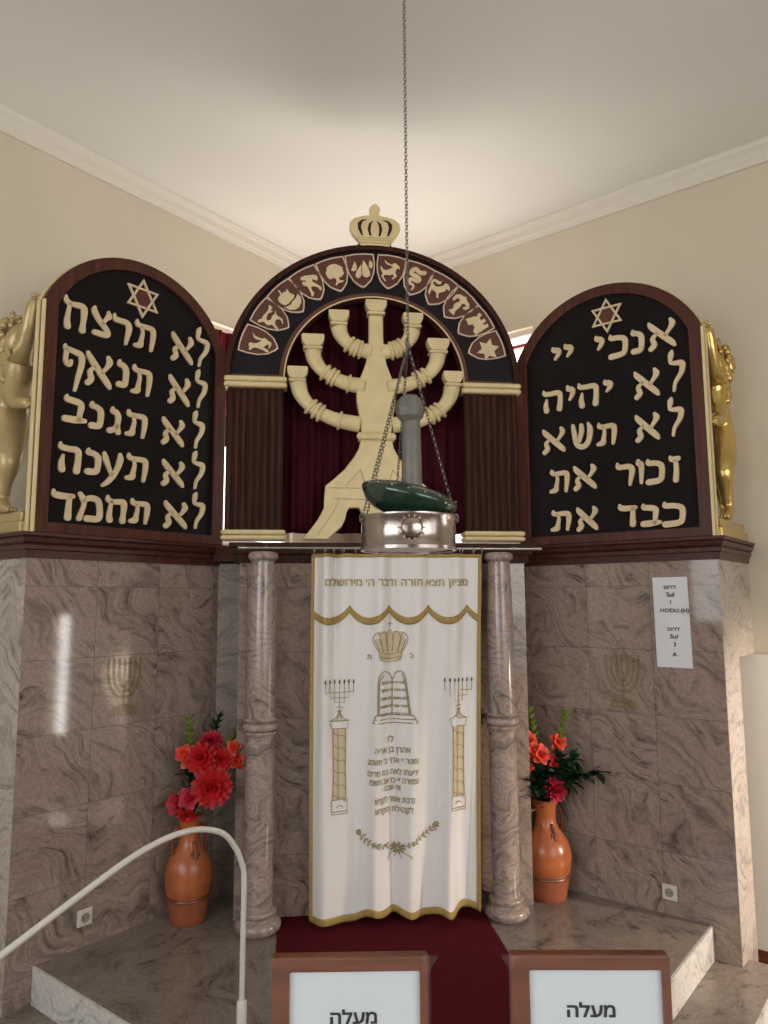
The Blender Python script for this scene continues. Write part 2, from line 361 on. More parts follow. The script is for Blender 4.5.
EMBLEMS = {'doe':[[(-774,3382),(-765,3364),(-745,3353),(-723,3345),(-700,3349),(-686,3335),(-663,3321),(-661,3306),(-671,3285),(-680,3288),(-676,3306),(-688,3308),(-711,3290),(-699,3281),(-680,3273),(-677,3259),(-691,3259),(-716,3272),(-738,3280),(-764,3286),(-780,3281),(-791,3268),(-800,3272),(-797,3290),(-803,3307),(-792,3319),(-778,3314),(-756,3312),(-728,3327),(-725,3336),(-753,3338),(-770,3352),(-776,3373)]],'stag':[[(-681,3564),(-664,3561),(-668,3549),(-657,3551),(-664,3541),(-672,3531),(-655,3529),(-666,3517),(-683,3513),(-691,3495),(-696,3474),(-685,3462),(-668,3469),(-657,3496),(-643,3509),(-641,3533),(-632,3503),(-618,3492),(-595,3478),(-589,3448),(-597,3451),(-606,3471),(-626,3477),(-640,3464),(-640,3443),(-622,3414),(-621,3400),(-631,3405),(-645,3425),(-662,3439),(-679,3433),(-696,3438),(-707,3455),(-727,3452),(-747,3451),(-744,3466),(-725,3472),(-714,3494),(-694,3518),(-681,3543)]],'ship':[[(-626,3664),(-613,3661),(-599,3641),(-590,3656),(-577,3656),(-571,3677),(-551,3650),(-521,3638),(-527,3617),(-540,3603),(-556,3582),(-576,3567),(-595,3573),(-618,3589),(-625,3613),(-609,3634),(-616,3651)],[(-502,3649),(-482,3626),(-478,3592),(-491,3560),(-517,3542),(-549,3539),(-585,3556),(-563,3561),(-543,3575),(-534,3596),(-518,3611),(-508,3632)]],'runner':[[(-486,3754),(-460,3769),(-434,3773),(-408,3778),(-384,3776),(-374,3756),(-381,3741),(-394,3744),(-407,3751),(-411,3733),(-387,3720),(-354,3701),(-349,3681),(-361,3677),(-374,3697),(-400,3702),(-417,3698),(-413,3674),(-397,3661),(-403,3637),(-416,3636),(-417,3657),(-433,3684),(-440,3700),(-463,3703),(-476,3719),(-466,3730),(-447,3724),(-457,3738),(-480,3737)]],'tree':[[(-322,3828),(-299,3850),(-269,3858),(-239,3849),(-219,3837),(-216,3816),(-208,3799),(-222,3777),(-239,3769),(-242,3759),(-229,3749),(-208,3750),(-222,3737),(-242,3733),(-255,3714),(-263,3719),(-255,3737),(-261,3761),(-282,3764),(-289,3751),(-308,3759),(-318,3776),(-327,3796),(-317,3814)]],'drops':[[(-141,3883),(-128,3855),(-128,3829),(-145,3814),(-164,3820),(-155,3842)],[(-97,3863),(-97,3791),(-107,3773),(-124,3770),(-135,3786),(-128,3818)],[(-84,3893),(-62,3858),(-43,3815),(-41,3790),(-59,3777),(-79,3781),(-92,3799),(-92,3864)],[(-45,3895),(-27,3882),(-22,3860),(-34,3839),(-49,3848),(-48,3873)]],'goat':[[(55,3902),(72,3883),(102,3870),(116,3884),(133,3876),(153,3855),(149,3841),(136,3851),(129,3837),(122,3819),(132,3794),(108,3774),(98,3775),(115,3795),(102,3811),(92,3799),(71,3802),(51,3801),(44,3790),(61,3763),(59,3754),(41,3776),(31,3796),(41,3811),(31,3832),(24,3859),(34,3853),(48,3836),(65,3833),(85,3841),(105,3853),(102,3863),(75,3869),(58,3886)]],'snake':[[(226,3708),(239,3726),(237,3740),(217,3753),(213,3770),(227,3781),(251,3772),(271,3769),(278,3784),(261,3801),(238,3810),(227,3824),(238,3842),(258,3850),(275,3833),(292,3824),(313,3826)]],'lion':[[(342,3685),(335,3702),(346,3727),(353,3749),(357,3774),(370,3788),(391,3786),(411,3773),(429,3775),(418,3755),(397,3756),(384,3771),(370,3771),(370,3753),(390,3736),(411,3737),(438,3746),(446,3760),(466,3758),(479,3734),(478,3712),(462,3719),(459,3729),(445,3707),(431,3703),(410,3695),(403,3688),(402,3659),(388,3666),(390,3694),(373,3711),(359,3717),(352,3703),(347,3685)]],'scales':[[(499,3648),(497,3664),(518,3688),(546,3692),(575,3676),(587,3677),(589,3652),(606,3627),(606,3602),(585,3587),(561,3592),(565,3605),(586,3610),(578,3626),(557,3629),(549,3612),(532,3595),(512,3577),(503,3550),(489,3559),(468,3584),(483,3588),(500,3597),(504,3623),(525,3636),(545,3645),(542,3662),(525,3668),(513,3652)]],'castle':[[(580,3526),(600,3485),(624,3494),(640,3474),(627,3449),(643,3420),(731,3482),(723,3503),(702,3489),(694,3501),(715,3515),(703,3535),(682,3522),(670,3538),(687,3555),(675,3572),(658,3563),(662,3546),(638,3547)]],'star':[[(741,3403),(750,3358),(797,3351),(764,3317),(779,3276),(734,3287),(705,3255),(699,3298),(649,3302),(682,3331),(671,3376),(711,3365)]]}
CROWN_HALF = [(-95,3976),(-98,4001),(-109,4026),(-143,4060),(-166,4107),(-162,4144),(-133,4173),(-84,4189),(-35,4197),(-25,4214),(-37,4236),(-28,4262),(1,4280)]
CROWN_SLOTS = [[(-49,4166),(-81,4148),(-91,4115),(-81,4068),(-69,4035),(-91,4060),(-109,4095),(-112,4136),(-88,4159)],[(-9,4160),(-25,4130),(-29,4085),(-18,4042),(-36,4056),(-48,4099),(-39,4136)]]# ------------------------------------------------------------------ room shell
def wall_panel(name, rz, org, x0, x1, openings, z0=-.45, z1=CEIL, th=.2, m='wall'):
    """wall in its own frame: local x along it, +y into its thickness, openings (xa, xb, za, zb)"""
    bm = bmesh.new(); xs = sorted({x0, x1, *[o[0] for o in openings], *[o[1] for o in openings]})
    for a, b in zip(xs, xs[1:]):
        cuts = [o for o in openings if o[0] <= a+1e-6 and o[1] >= b-1e-6]
        z = z0
        for o in sorted(cuts, key=lambda q: q[2]):
            if o[2] > z: box(bm, a, b, 0, th, z, o[2])
            z = o[3]
        box(bm, a, b, 0, th, z, z1)
    return struct(obj(name, bm, m, loc=(*org, 0), rot=(0, 0, rz)))
CO = (0, WALLY)
S = 8.5
wall_panel('wall_left', R45, CO, -S, .2, [(-1.85, -.75, 2.15, 3.83)])
wall_panel('wall_right', -R45, CO, 0, S, [(.75, 1.85, 2.15, 3.83), (6.2, 6.65, .0, 1.60)])
LB = (-S*A, WALLY-S*A); RB = (S*A, WALLY-S*A)
wall_panel('wall_back_left', -R45-PI, LB, -S, 0, [(-6.5, -1.5, .6, 3.4)])
wall_panel('wall_back_right', R45+PI, RB, 0, S, [(1.5, 6.5, .6, 3.4)])
bm = bmesh.new(); zprism(bm, [(0, WALLY+.3), (-S*A-.3, WALLY-S*A), (0, WALLY-2*S*A-.3), (S*A+.3, WALLY-S*A)], -.55, -.45); struct(obj('floor', bm, 'floor'))
bm = bmesh.new(); zprism(bm, [(0, WALLY+.3), (-S*A-.3, WALLY-S*A), (0, WALLY-2*S*A-.3), (S*A+.3, WALLY-S*A)], CEIL, CEIL+.1); struct(obj('ceiling', bm, 'ceil'))
def frame_window(name, rz, org, x0, x1, z0, z1, glass, bars=(1, 1)):
    w = struct(obj(name, (lambda b: (box(b, x0, x1, .10, .105, z0, z1), b)[1])(bmesh.new()), glass, loc=(*org, 0), rot=(0, 0, rz)))
    bm = bmesh.new(); t = .04
    box(bm, x0, x1, .05, .11, z0, z0+t); box(bm, x0, x1, .05, .11, z1-t, z1); box(bm, x0, x0+t, .05, .11, z0+t, z1-t); box(bm, x1-t, x1, .05, .11, z0+t, z1-t)
    for i in range(1, bars[0]): x = x0+(x1-x0)*i/bars[0]; box(bm, x-.02, x+.02, .055, .108, z0+t, z1-t)
    for i in range(1, bars[1]): z = z0+(z1-z0)*i/bars[1]; box(bm, x0+t, x1-t, .056, .107, z-.02, z+.02)
    obj('window_frame', bm, 'winf', w)
    return w
frame_window('window_1', R45, CO, -1.85, -.75, 2.15, 3.83, 'sky')
w2 = frame_window('window_2', -R45, CO, .75, 1.85, 2.15, 3.83, 'sky')
bm = bmesh.new(); box(bm, .79, 1.81, .045, .06, 3.70, 3.725); obj('window_stripe', bm, 'redp', w2)
frame_window('window_3', -R45, CO, 6.2, 6.65, .0, 1.60, 'sky3')
frame_window('window_4', -R45-PI, LB, -6.5, -1.5, .6, 3.4, 'sky2', (4, 2))
frame_window('window_5', R45+PI, RB, 1.5, 6.5, .6, 3.4, 'sky2', (4, 2))
# crown mouldings
def moulding(name, rz, org, x0, x1):
    bm = bmesh.new()
    prof = [(0, -.125), (-.022, -.125), (-.028, -.10), (-.045, -.085), (-.05, -.045), (-.075, -.03), (-.085, -.012), (-.085, 0), (0, 0)]
    a = [bm.verts.new((x0, y, CEIL+z)) for y, z in prof]; b = [bm.verts.new((x1, y, CEIL+z)) for y, z in prof]
    for i in range(len(prof)): bm.faces.new((a[i], a[(i+1) % len(prof)], b[(i+1) % len(prof)], b[i]))
    bm.faces.new(a); bm.faces.new(b[::-1])
    struct(obj(name, bm, 'trimw', loc=(*org, 0), rot=(0, 0, rz)))
moulding('trim_1', R45, CO, -S, 0); moulding('trim_2', -R45, CO, 0, S)
# wooden skirting of the right-hand and left-hand walls
for nm, rz, x0, x1 in (('baseboard_right', -R45, 1.2, S), ('baseboard_left', R45, -S, -1.2)):
    bm = bmesh.new(); box(bm, x0, x1, -.02, 0, -.45, -.34); box(bm, x0, x1, -.03, 0, -.45, -.43); struct(obj(nm, bm, 'frame', loc=(*CO, 0), rot=(0, 0, rz)))
# lit lower wall beyond the apse: brightness put into a whiter panel
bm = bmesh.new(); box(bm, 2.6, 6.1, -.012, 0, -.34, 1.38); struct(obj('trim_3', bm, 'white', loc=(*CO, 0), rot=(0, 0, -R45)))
# ------------------------------------------------------------------ marble apse
PL = 1.372                                                  # run of each angled face
for nm, rz, sg in (('wall_marble_left', R45, 1), ('wall_marble_right', -R45, -1)):
    bm = bmesh.new(); x = sorted((sg*.002, sg*PL)); box(bm, x[0], x[1], 0, .05, -.45, 1.95)
    struct(obj(nm, bm, 'marble', loc=(-sg*PX, PY, 0), rot=(0, 0, rz)))
    # flank: pale slabs, full depth above 1.38 m, shallower below
    bm = bmesh.new(); s2 = -sg
    def bx(bm, xa, xb, *r): xx = sorted((xa, xb)); box(bm, xx[0], xx[1], *r)
    bx(bm, s2*.002, s2*.70, 0, .05, 1.385, 1.95); bx(bm, s2*.002, s2*.33, 0, .05, -.45, 1.385)
    bx(bm, s2*.30, s2*.33, .05, .40, -.45, 1.385); bx(bm, s2*.33, s2*.70, .05, .3, 1.385, 1.42)
    struct(obj('wall_flank_left' if sg == 1 else 'wall_flank_right', bm, 'mside', loc=(-sg*PX, PY, 0), rot=(0, 0, -rz)))
bm = bmesh.new(); box(bm, -.815, .865, -.2, .15, 0, 1.95)
struct(obj('wall_marble_center', bm, 'marble'))
bm = bmesh.new(); box(bm, -.97, .97, .15, .2, 0, 1.95); struct(obj('wall_marble_inner', bm, 'marble2'))
# plaster top of the apse, behind the boards
bm = bmesh.new()
zprism(bm, [(-PX, PY+.04), (-PX-.62*A, PY+.66*A), (0, WALLY-.03), (PX+.62*A, PY+.66*A), (PX, PY+.04), (PX-1.1*A, PY+1.1*A+.04), (.83, -.02), (-.83, -.02), (-PX+1.1*A, PY+1.1*A+.04)], 1.96, 2.05)
struct(obj('trim_4', bm, 'mahogx'))
# stepped mahogany cornice
def cornice(name, path, prof, m='mahogx'):
    P = [Vector((*p, 0)) for p in path]; bm = bmesh.new(); rings = []
    for i, p in enumerate(P):
        d0 = (P[i]-P[i-1]).normalized() if i else None; d1 = (P[i+1]-P[i]).normalized() if i < len(P)-1 else None
        nr = lambda d: Vector((d.y, -d.x, 0))
        if d0 is None: n = nr(d1)
        elif d1 is None: n = nr(d0)
        else:
            n = nr(d0)+nr(d1); n = n/n.dot(nr(d0)) if abs(n.dot(nr(d0))) > .2 else nr(d0)
        rings.append([bm.verts.new((p.x+n.x*o, p.y+n.y*o, z)) for o, z in prof])
    k = len(prof)
    for a, b in zip(rings, rings[1:]):
        for i in range(k): bm.faces.new((a[i], a[(i+1) % k], b[(i+1) % k], b[i]))
    bm.faces.new(rings[0]); bm.faces.new(rings[-1][::-1])
    return struct(obj(name, bm, m))
prof = [(-.04, 1.936), (.010, 1.936), (.014, 1.975), (.024, 1.98), (.026, 2.000), (.020, 2.006), (.036, 2.016), (.042, 2.034), (.036, 2.041), (.048, 2.046), (.050, 2.062), (-.04, 2.062)]
cornice('trim_5', [(-PX-.69*A, PY+.69*A), (-PX, PY), (-PX+1.25*A, PY+1.25*A)], prof)
cornice('trim_6', [(PX-1.25*A, PY+1.25*A), (PX, PY), (PX+.69*A, PY+.69*A)], prof)
cornice('trim_7', [(-.83, .1), (-.83, -.2), (.88, -.2), (.88, .1)], [(-.04, 1.936), (.006, 1.936), (.010, 1.985), (.03, 1.99), (.035, 2.02), (.045, 2.03), (.045, 2.052), (-.12, 2.052)], 'dark')
# ------------------------------------------------------------------ platform and steps
bm = bmesh.new()
e0 = 2.29; e1 = 2.73; e2 = 3.10
zprism(bm, [(-1.715, -.575), (-1.715+1.14, -.575-1.14), (1.715-1.14, -.575-1.14), (1.715, -.575), (.98, .16), (-.98, .16)], -.172, 0)
struct(obj('floor_platform', bm, 'floor', bevel=.004))
bm = bmesh.new()
F = -e0
for a, b in (((-1.712, -.580), (-.578, -1.714)), ((-.578, -1.714), (.578, -1.714)), ((.578, -1.714), (1.712, -.580))):
    d = Vector((b[0]-a[0], b[1]-a[1], 0)).normalized(); n = Vector((d.y, -d.x, 0))
    q = [Vector((*a, 0)), Vector((*b, 0)), Vector((*b, 0))+n*.012, Vector((*a, 0))+n*.012]
    zprism(bm, [(v.x, v.y) for v in q], -.170, -.002)
struct(obj('trim_8', bm, 'riser'))
bm = bmesh.new()
def tread(sd): 
    return [(-sd/2-.665, sd/2*-1+.665), (-.8, -sd+.8), (.8, -sd+.8), (sd/2+.665, -sd/2+.665)]
T1 = [(-(e1+1.30)/2, (1.30-e1)/2), (-.8, -e1+.8), (.8, -e1+.8), ((e1+1.30)/2, (1.30-e1)/2), (1.75, -.46), (1.2, -.3), (-1.2, -.3), (-1.75, -.46)]
zprism(bm, T1, -.31, -.17); struct(obj('floor_step', bm, 'floor', bevel=.004))
bm = bmesh.new()
T2 = [(-(e2+1.30)/2, (1.30-e2)/2), (-1, -e2+1), (1, -e2+1), ((e2+1.30)/2, (1.30-e2)/2), (1.9, -.5), (1.2, -.3), (-1.2, -.3), (-1.9, -.5)]
zprism(bm, T2, -.45, -.31); struct(obj('floor_lower_step', bm, 'floor', bevel=.004))
bm = bmesh.new()
for a, b in ((T1[0], T1[1]), (T1[2], T1[3])):
    d = Vector((b[0]-a[0], b[1]-a[1], 0)).normalized(); n = Vector((d.y, -d.x, 0))
    q = [Vector((*a, 0)), Vector((*b, 0)), Vector((*b, 0))+n*.012, Vector((*a, 0))+n*.012]
    zprism(bm, [(v.x, v.y) for v in q], -.308, -.172)
struct(obj('trim_9', bm, 'riser'))
# reader's dais the sign desk stands on
bm = bmesh.new(); box(bm, -1.4, 1.2, -5.6, -2.95, -.45, 0); struct(obj('floor_dais', bm, 'floor'))
# carpet runner: flat on the platform, then down the steps
bm = bmesh.new()
pr = [(-.2, .006), (-1.73, .006), (-1.735, -.165), (-1.94, -.165), (-1.945, -.305), (-2.11, -.305), (-2.115, -.444), (-2.9, -.444)]
for i, (y, z) in enumerate(pr[:-1]):
    y2, z2 = pr[i+1]
    v = [bm.verts.new(p) for p in ((-.575, y, z), (.555, y, z), (.555, y2, z2), (-.575, y2, z2))]
    bm.faces.new(v)
bmesh.ops.remove_doubles(bm, verts=bm.verts, dist=1e-4)
o = obj('carpet_runner', bm, 'carpet'); sd = o.modifiers.new('s', 'SOLIDIFY'); sd.thickness = .008; sd.offset = 1
tag(o, 'maroon carpet runner leading up the platform under the white curtain', 'carpet')
# ------------------------------------------------------------------ columns
def column(x, label):
    t = thing('marble_column', label, 'column', (x, -.345, 0), 0, 'marble columns beside the ark curtain')
    bm = bmesh.new()
    arc = lambda r, rr, z, n=6: [(r+rr*math.cos(-PI/2+PI*k/n), z+rr*1.0*math.sin(-PI/2+PI*k/n)) for k in range(n+1)]
    lathe(bm, [(0, 0), (.095, 0)]+arc(.090, .033, .036)+[(.085, .078)]+arc(.080, .018, .10)+[(.08, .126), (0, .126)])
    obj('base', bm, 'column', t, smooth=True)
    bm = bmesh.new(); lathe(bm, [(0, .12), (.078, .12), (.075, .16), (.078, .55), (.076, 1.02), (0, 1.02)]); obj('lower_shaft', bm, 'column', t, smooth=True)
    bm = bmesh.new(); lathe(bm, [(.07, .995), (.085, 1.0), (.090, 1.012), (.085, 1.022)]+arc(.074, .022, 1.046)+[(.087, 1.074), (.091, 1.082), (.08, 1.094), (.06, 1.094)]); obj('ring_moulding', bm, 'column', t, smooth=True)
    bm = bmesh.new(); lathe(bm, [(0, 1.07), (.075, 1.07), (.076, 1.3), (.075, 1.55), (.070, 1.76), (.064, 1.90), (.063, 1.95), (0, 1.95)]); obj('upper_shaft', bm, 'column', t, smooth=True)
    bm = bmesh.new(); lathe(bm, [(0, 1.935), (.064, 1.935), (.068, 1.94)]+arc(.058, .026, 1.966)+[(.055, 1.992), (0, 1.992)]); obj('capital', bm, 'column', t, smooth=True)
column(-.676, 'grey marble column beside the vase with the large dahlia')
column(.668, 'grey marble column beside the vase with the leafy branch')
# ------------------------------------------------------------------ ten commandments boards
GLYPH = dict(
 alef=[[(.03,1,.6),(.12,.86,1.1),(.5,.5,1.15),(.86,.17,1.1),(.95,.05,.7)],[(.86,1.0,.7),(.92,.86,1.1),(.82,.68,.75),(.62,.46,.55)],[(.33,.60,.5),(.14,.42,.85),(.2,.2,1),(.06,.05,1.0)]],
 lamed=[[(.42,1,.5),(.36,.92,1),(.3,.74,.65),(.42,.69,.75),(.88,.66,1.1),(.93,.56,1),(.82,.40,.85),(.52,.2,.65),(.42,.0,.5)]],
 tav=[[(.12,1,.5),(.15,.89,1),(.3,.84,.9),(.85,.84,1.05),(.95,.70,1.05),(.93,.4,.9),(.86,.04,.6)],[(.36,.82,.5),(.42,.6,.65),(.35,.3,.85),(.30,.13,1.15),(.06,.07,.8)]],
 resh=[[(.05,1,.5),(.1,.85,1),(.35,.83,1),(.8,.82,1.1),(.95,.65,1.1),(.86,.3,.8),(.78,.03,.5)]],
 tsadi=[[(.1,1,.6),(.1,.86,1.1),(.35,.6,1),(.85,.28,1),(.84,.09,1.1),(.15,.07,1)],[(.92,.97,.6),(.95,.82,1.1),(.78,.68,.7),(.58,.45,.6)]],
 het=[[(.05,1,.5),(.08,.87,1),(.3,.80,.9),(.85,.82,1.1),(.94,.65,1.1),(.91,.3,.85),(.88,.06,1.15)],[(.25,.8,.6),(.2,.55,.7),(.15,.25,.95),(.18,.06,1.15)]],
 pef=[[(.05,1,.5),(.1,.93,.9),(.5,.90,1),(.9,.85,1.1),(.95,.66,1.0),(.8,.35,.8),(.65,.02,.5)],[(.14,.9,.8),(.10,.66,.8),(.28,.58,1.0),(.38,.66,.7)]],
 nun=[[(.1,1,.6),(.12,.88,1),(.5,.85,1),(.88,.70,1.1),(.88,.3,1.0),(.7,.1,1.1),(.1,.07,1.15)]],
 bet=[[(.1,1,.5),(.12,.87,1),(.4,.84,1.1),(.78,.75,1.1),(.74,.35,.85),(.7,.12,.9)],[(.06,.1,1.15),(.5,.11,1.2),(.98,.14,.8)]],
 kaf=[[(.05,1,.5),(.08,.87,1),(.5,.85,1),(.9,.73,1.1),(.92,.35,1),(.75,.12,1.1),(.05,.07,1.2)]],
 gimel=[[(.3,1,.5),(.32,.87,1),(.6,.83,1),(.78,.65,1),(.72,.3,.9),(.78,.05,1.1)],[(.1,.06,1.1),(.38,.12,.95),(.65,.30,.7)]],
 he=[[(.05,1,.5),(.1,.87,1),(.4,.83,1),(.88,.81,1.1),(.94,.5,1),(.88,.06,1.15)],[(.2,.58,.4),(.14,.3,.95),(.17,.06,1.15)]],
 ayin=[[(.9,1,.6),(.92,.86,1.1),(.8,.6,1),(.6,.36,1),(.35,.16,.9),(.1,.03,.6)],[(.12,.97,.6),(.18,.82,1.1),(.35,.58,.8),(.5,.38,.6)]],
 mem=[[(.06,1,.7),(.2,.82,1),(.25,.6,.7),(.15,.3,.8),(.06,.06,.95)],[(.22,.72,.7),(.5,.87,1),(.85,.8,1.1),(.95,.5,1),(.90,.12,1.1),(.38,.08,1.15)]],
 dalet=[[(.03,1,.6),(.1,.87,1.1),(.5,.83,1.1),(.98,.86,.8)],[(.83,.82,.8),(.80,.5,.9),(.78,.06,1.15)]],
 yod=[[(.2,1,.6),(.3,.82,1.1),(.82,.72,1.1),(.8,.42,.9),(.4,.05,.5)]],
 shin=[[(.07,1,.7),(.12,.7,1),(.25,.17,1),(.6,.07,1.15),(.85,.3,1),(.94,.75,1.1),(.86,1,.6)],[(.5,.97,.8),(.5,.7,1),(.36,.3,.7)]],
 zayin=[[(.05,1,.6),(.22,.9,1),(.95,.92,.9)],[(.62,.85,.7),(.68,.5,.9),(.55,.06,1.0)]],
 vav=[[(.1,1,.6),(.15,.87,1.1),(.72,.82,1.1),(.76,.5,.9),(.62,.03,.6)]],
)
def letter_bm(kind, x0, x1, z0, z1, w=.0305):
    bm = bmesh.new(); wt = w*.42
    X0, X1, Z0, Z1 = x0+wt*.8, x1-wt*.8, z0+wt*.7, z1-wt*.7
    for st in GLYPH[kind]:
        stroke(bm, [(X0+x*(X1-X0), Z0+z*(Z1-Z0), q*w) for x, z, q in st], -.032, -.018, n=5)
    return bm
def arch_outline(x0, x1, z0, zs, rise, inset=0., n=28):
    x0 += inset; x1 -= inset; z0 += inset*.68
    w = (x1-x0)/2; r = rise-inset*.85; R = (w*w+r*r)/(2*r); cx = (x0+x1)/2; cz = zs+r-R
    a0 = math.asin(min(1, w/R)); 
    pts = [(x0, z0)]
    for k in range(n+1):
        a = -a0+2*a0*k/n; pts.append((cx+R*math.sin(a), cz+R*math.cos(a)))
    pts.append((x1, z0)); return pts
def board(sg, label, letters, star):
    t = thing('commandment_board', label, 'board', (-sg*PX, PY, 0), sg*R45, 'arched boards of the ten commandments')
    x0, x1 = sorted((sg*.002, sg*1.192))
    out = arch_outline(x0, x1, 2.064, 3.262, .405); inn = arch_outline(x0, x1, 2.064, 3.262, .405, .080)
    bm = bmesh.new(); band(bm, out, inn, -.036, .03); obj('frame', bm, 'mahog', t, bevel=.004)
    bm = bmesh.new(); band(bm, arch_outline(x0, x1, 2.064, 3.262, .405, -.006), arch_outline(x0, x1, 2.064, 3.262, .405, .001), -.004, .030); obj('edge_band', bm, 'cream', t)
    bm = bmesh.new(); prism(bm, inn, -.019, .02); obj('panel', bm, 'black', t)
    bm = bmesh.new(); bx(bm, sg*.012, -sg*.002, -.041, -.02, 2.064, 3.262); obj('gilt_strip', bm, 'cream', t, bevel=.002)
    for l in letters:
        obj('letter', letter_bm(*l), 'letter', t)
    cx, cz, r = star
    bm = bmesh.new(); prism(bm, [(cx+r*.56*math.cos(PI/6+k*PI/3), cz+r*.56*math.sin(PI/6+k*PI/3)) for k in range(6)], -.023, -.018); obj('star_centre', bm, 'brown', t)
    bm = bmesh.new(); w = .0115
    for q in (0, 1):
        P = [(PI/2+q*PI+k*2*PI/3) for k in range(3)]
        band(bm, [(cx+r*math.cos(a), cz+r*math.sin(a)) for a in P], [(cx+(r-2*w)*math.cos(a), cz+(r-2*w)*math.sin(a)) for a in P], -.031-.001*q, -.02)
    obj('star_of_david', bm, 'letter', t)
    return t
board(1, 'arched board with cream letters whose five rows each end in a tall hooked letter', LETTERS_A, (.578, 3.456, .118))
board(-1, 'arched board with cream letters standing above the paper notice', LETTERS_B, (-.557, 3.466, .112))
bpy.context.view_layer.update()
# ------------------------------------------------------------------ gilded lions on the flanks
def lion(sg, label, m):
    t = thing('gilded_lion', label, 'lion carving', (-sg*PX, PY, 0), -sg*R45, 'gilded lions flanking the boards')
    q = sg                                                  # sg=1: faces +x ; mirrored for the other flank
    def V(x, y, z): return (q*x, y, z)
    chains = []
    verts = [((-.42, .06, 2.66), .105, .07), ((-.385, .06, 2.78), .088, .065), ((-.345, .055, 2.92), .125, .085), ((-.31, .055, 3.05), .11, .08), ((-.27, .05, 3.16), .095, .075), ((-.195, .05, 3.165), .060, .052), ((-.15, .05, 3.150), .042, .042)]
    edges = [(i, i+1) for i in range(6)]
    def limb(root, pts):
        prev = root
        for p, r in pts:
            verts.append((p, r, r*.85)); edges.append((prev, len(verts)-1)); prev = len(verts)-1
    limb(2, [((-.26, .03, 3.00), .066), ((-.17, .01, 3.04), .050), ((-.105, .0, 3.15), .040), ((-.075, .0, 3.25), .040), ((-.055, .0, 3.29), .022)])
    limb(2, [((-.27, .03, 2.84), .066), ((-.20, .0, 2.75), .050), ((-.13, .0, 2.74), .038), ((-.085, .0, 2.735), .040), ((-.055, .0, 2.715), .020)])
    limb(0, [((-.325, .03, 2.56), .098), ((-.255, .01, 2.46), .066), ((-.30, .01, 2.35), .042), ((-.325, .01, 2.25), .038), ((-.26, .0, 2.20), .036), ((-.20, .0, 2.192), .018)])
    limb(0, [((-.475, .07, 2.54), .096), ((-.455, .07, 2.43), .064), ((-.53, .07, 2.33), .042), ((-.545, .07, 2.24), .038), ((-.48, .06, 2.20), .036), ((-.42, .06, 2.192), .018)])
    me = bpy.data.meshes.new('body'); me.from_pydata([V(*v[0]) for v in verts], edges, [])
    o = link('body', me, t); me.materials.append(M[m])
    sk = o.modifiers.new('skin', 'SKIN'); sk.use_smooth_shade = True
    for i, v in enumerate(verts): me.skin_vertices[0].data[i].radius = (v[1], v[2])
    me.skin_vertices[0].data[0].use_root = True
    ss = o.modifiers.new('sub', 'SUBSURF'); ss.levels = 2; ss.render_levels = 2
    # mane: overlapping locks
    rnd = random.Random(3); bm = bmesh.new()
    for k in range(54):
        a = rnd.uniform(.42, 1.5)*PI; rr = rnd.uniform(.05, .10); y = rnd.uniform(-.035, .10)
        c = Vector((-.290, y, 3.165)); s = c+Vector((math.cos(a)*rr*.6, 0, math.sin(a)*rr*.7))
        e = s+Vector((math.cos(a)*.035-.012, (y-.04)*.3, math.sin(a)*.02-.070))
        mdl = (s+e)/2+Vector((-.016, 0, .012))
        P = [Vector(V(*p)) for p in cat_rom([s, mdl, e], 3)]
        tube(bm, P, [.012+.012*math.sin(PI*(i+.6)/(len(P)+.3)) for i in range(len(P))], 7)
    for k in range(26):
        y = rnd.uniform(-.03, .11); x = rnd.uniform(-.43, -.25); z = rnd.uniform(2.93, 3.12)
        P = [Vector(V(*p)) for p in cat_rom([(x, y, z), (x-.012, y-.008, z-.04), (x+.010, y, z-.09)], 3)]
        tube(bm, P, [.01+.012*math.sin(PI*(i+.6)/(len(P)+.3)) for i in range(len(P))], 7)
    obj('mane', bm, m, t, smooth='all')
    bm = bmesh.new()                                        # brow, eye, ear, lower jaw, tongue
    ball(bm, V(-.215, .005, 3.20), .016, 10); ball(bm, V(-.225, -.005, 3.222), .022, 10, (1.5, .8, .6)); ball(bm, V(-.30, .0, 3.255), .026, 10, (.7, .6, 1.2))
    ball(bm, V(-.14, .05, 3.16), .018, 10)
    tube(bm, [V(-.25, .05, 3.125), V(-.20, .05, 3.095), V(-.165, .05, 3.098)], [.035, .026, .014], 8)
    obj('face', bm, m, t, smooth='all')
    bm = bmesh.new()
    tl = cat_rom([V(-.46, .07, 2.60), V(-.545, .07, 2.56), V(-.60, .07, 2.68), V(-.565, .06, 2.82), V(-.53, .06, 2.90), V(-.575, .06, 2.99), V(-.60, .06, 3.06)], 5)
    tube(bm, tl, [.02+(.028*math.sin(PI*max(0, (i/len(tl)-.68)/.32)) if i/len(tl) > .68 else 0) for i in range(len(tl))], 10)
    obj('tail', bm, m, t, smooth='all')
    for px_, pz in ((-.050, 3.30), (-.050, 2.715)):
        bm = bmesh.new()
        for k in range(4): ball(bm, V(px_+.006, -.018+.014*k, pz-.006+.008*(k % 2)), .013, 8)
        obj('paw', bm, m, t, smooth='all')
    for px_, y0 in ((-.185, -.02), (-.405, .04)):
        bm = bmesh.new()
        for k in range(3): ball(bm, V(px_, y0+.018*k, 2.188), .014, 8)
        obj('paw', bm, m, t, smooth='all')
    bm = bmesh.new(); xs = sorted((q*-.62, q*-.03)); box(bm, xs[0], xs[1], -.03, .15, 2.062, 2.12); box(bm, xs[0]+.02, xs[1]-.02, -.015, .14, 2.12, 2.172)
    obj('plinth', bm, m, t, bevel=.008)
lion(1, 'gilded carved lion rearing beside the board whose first row has a four letter word', 'gold')
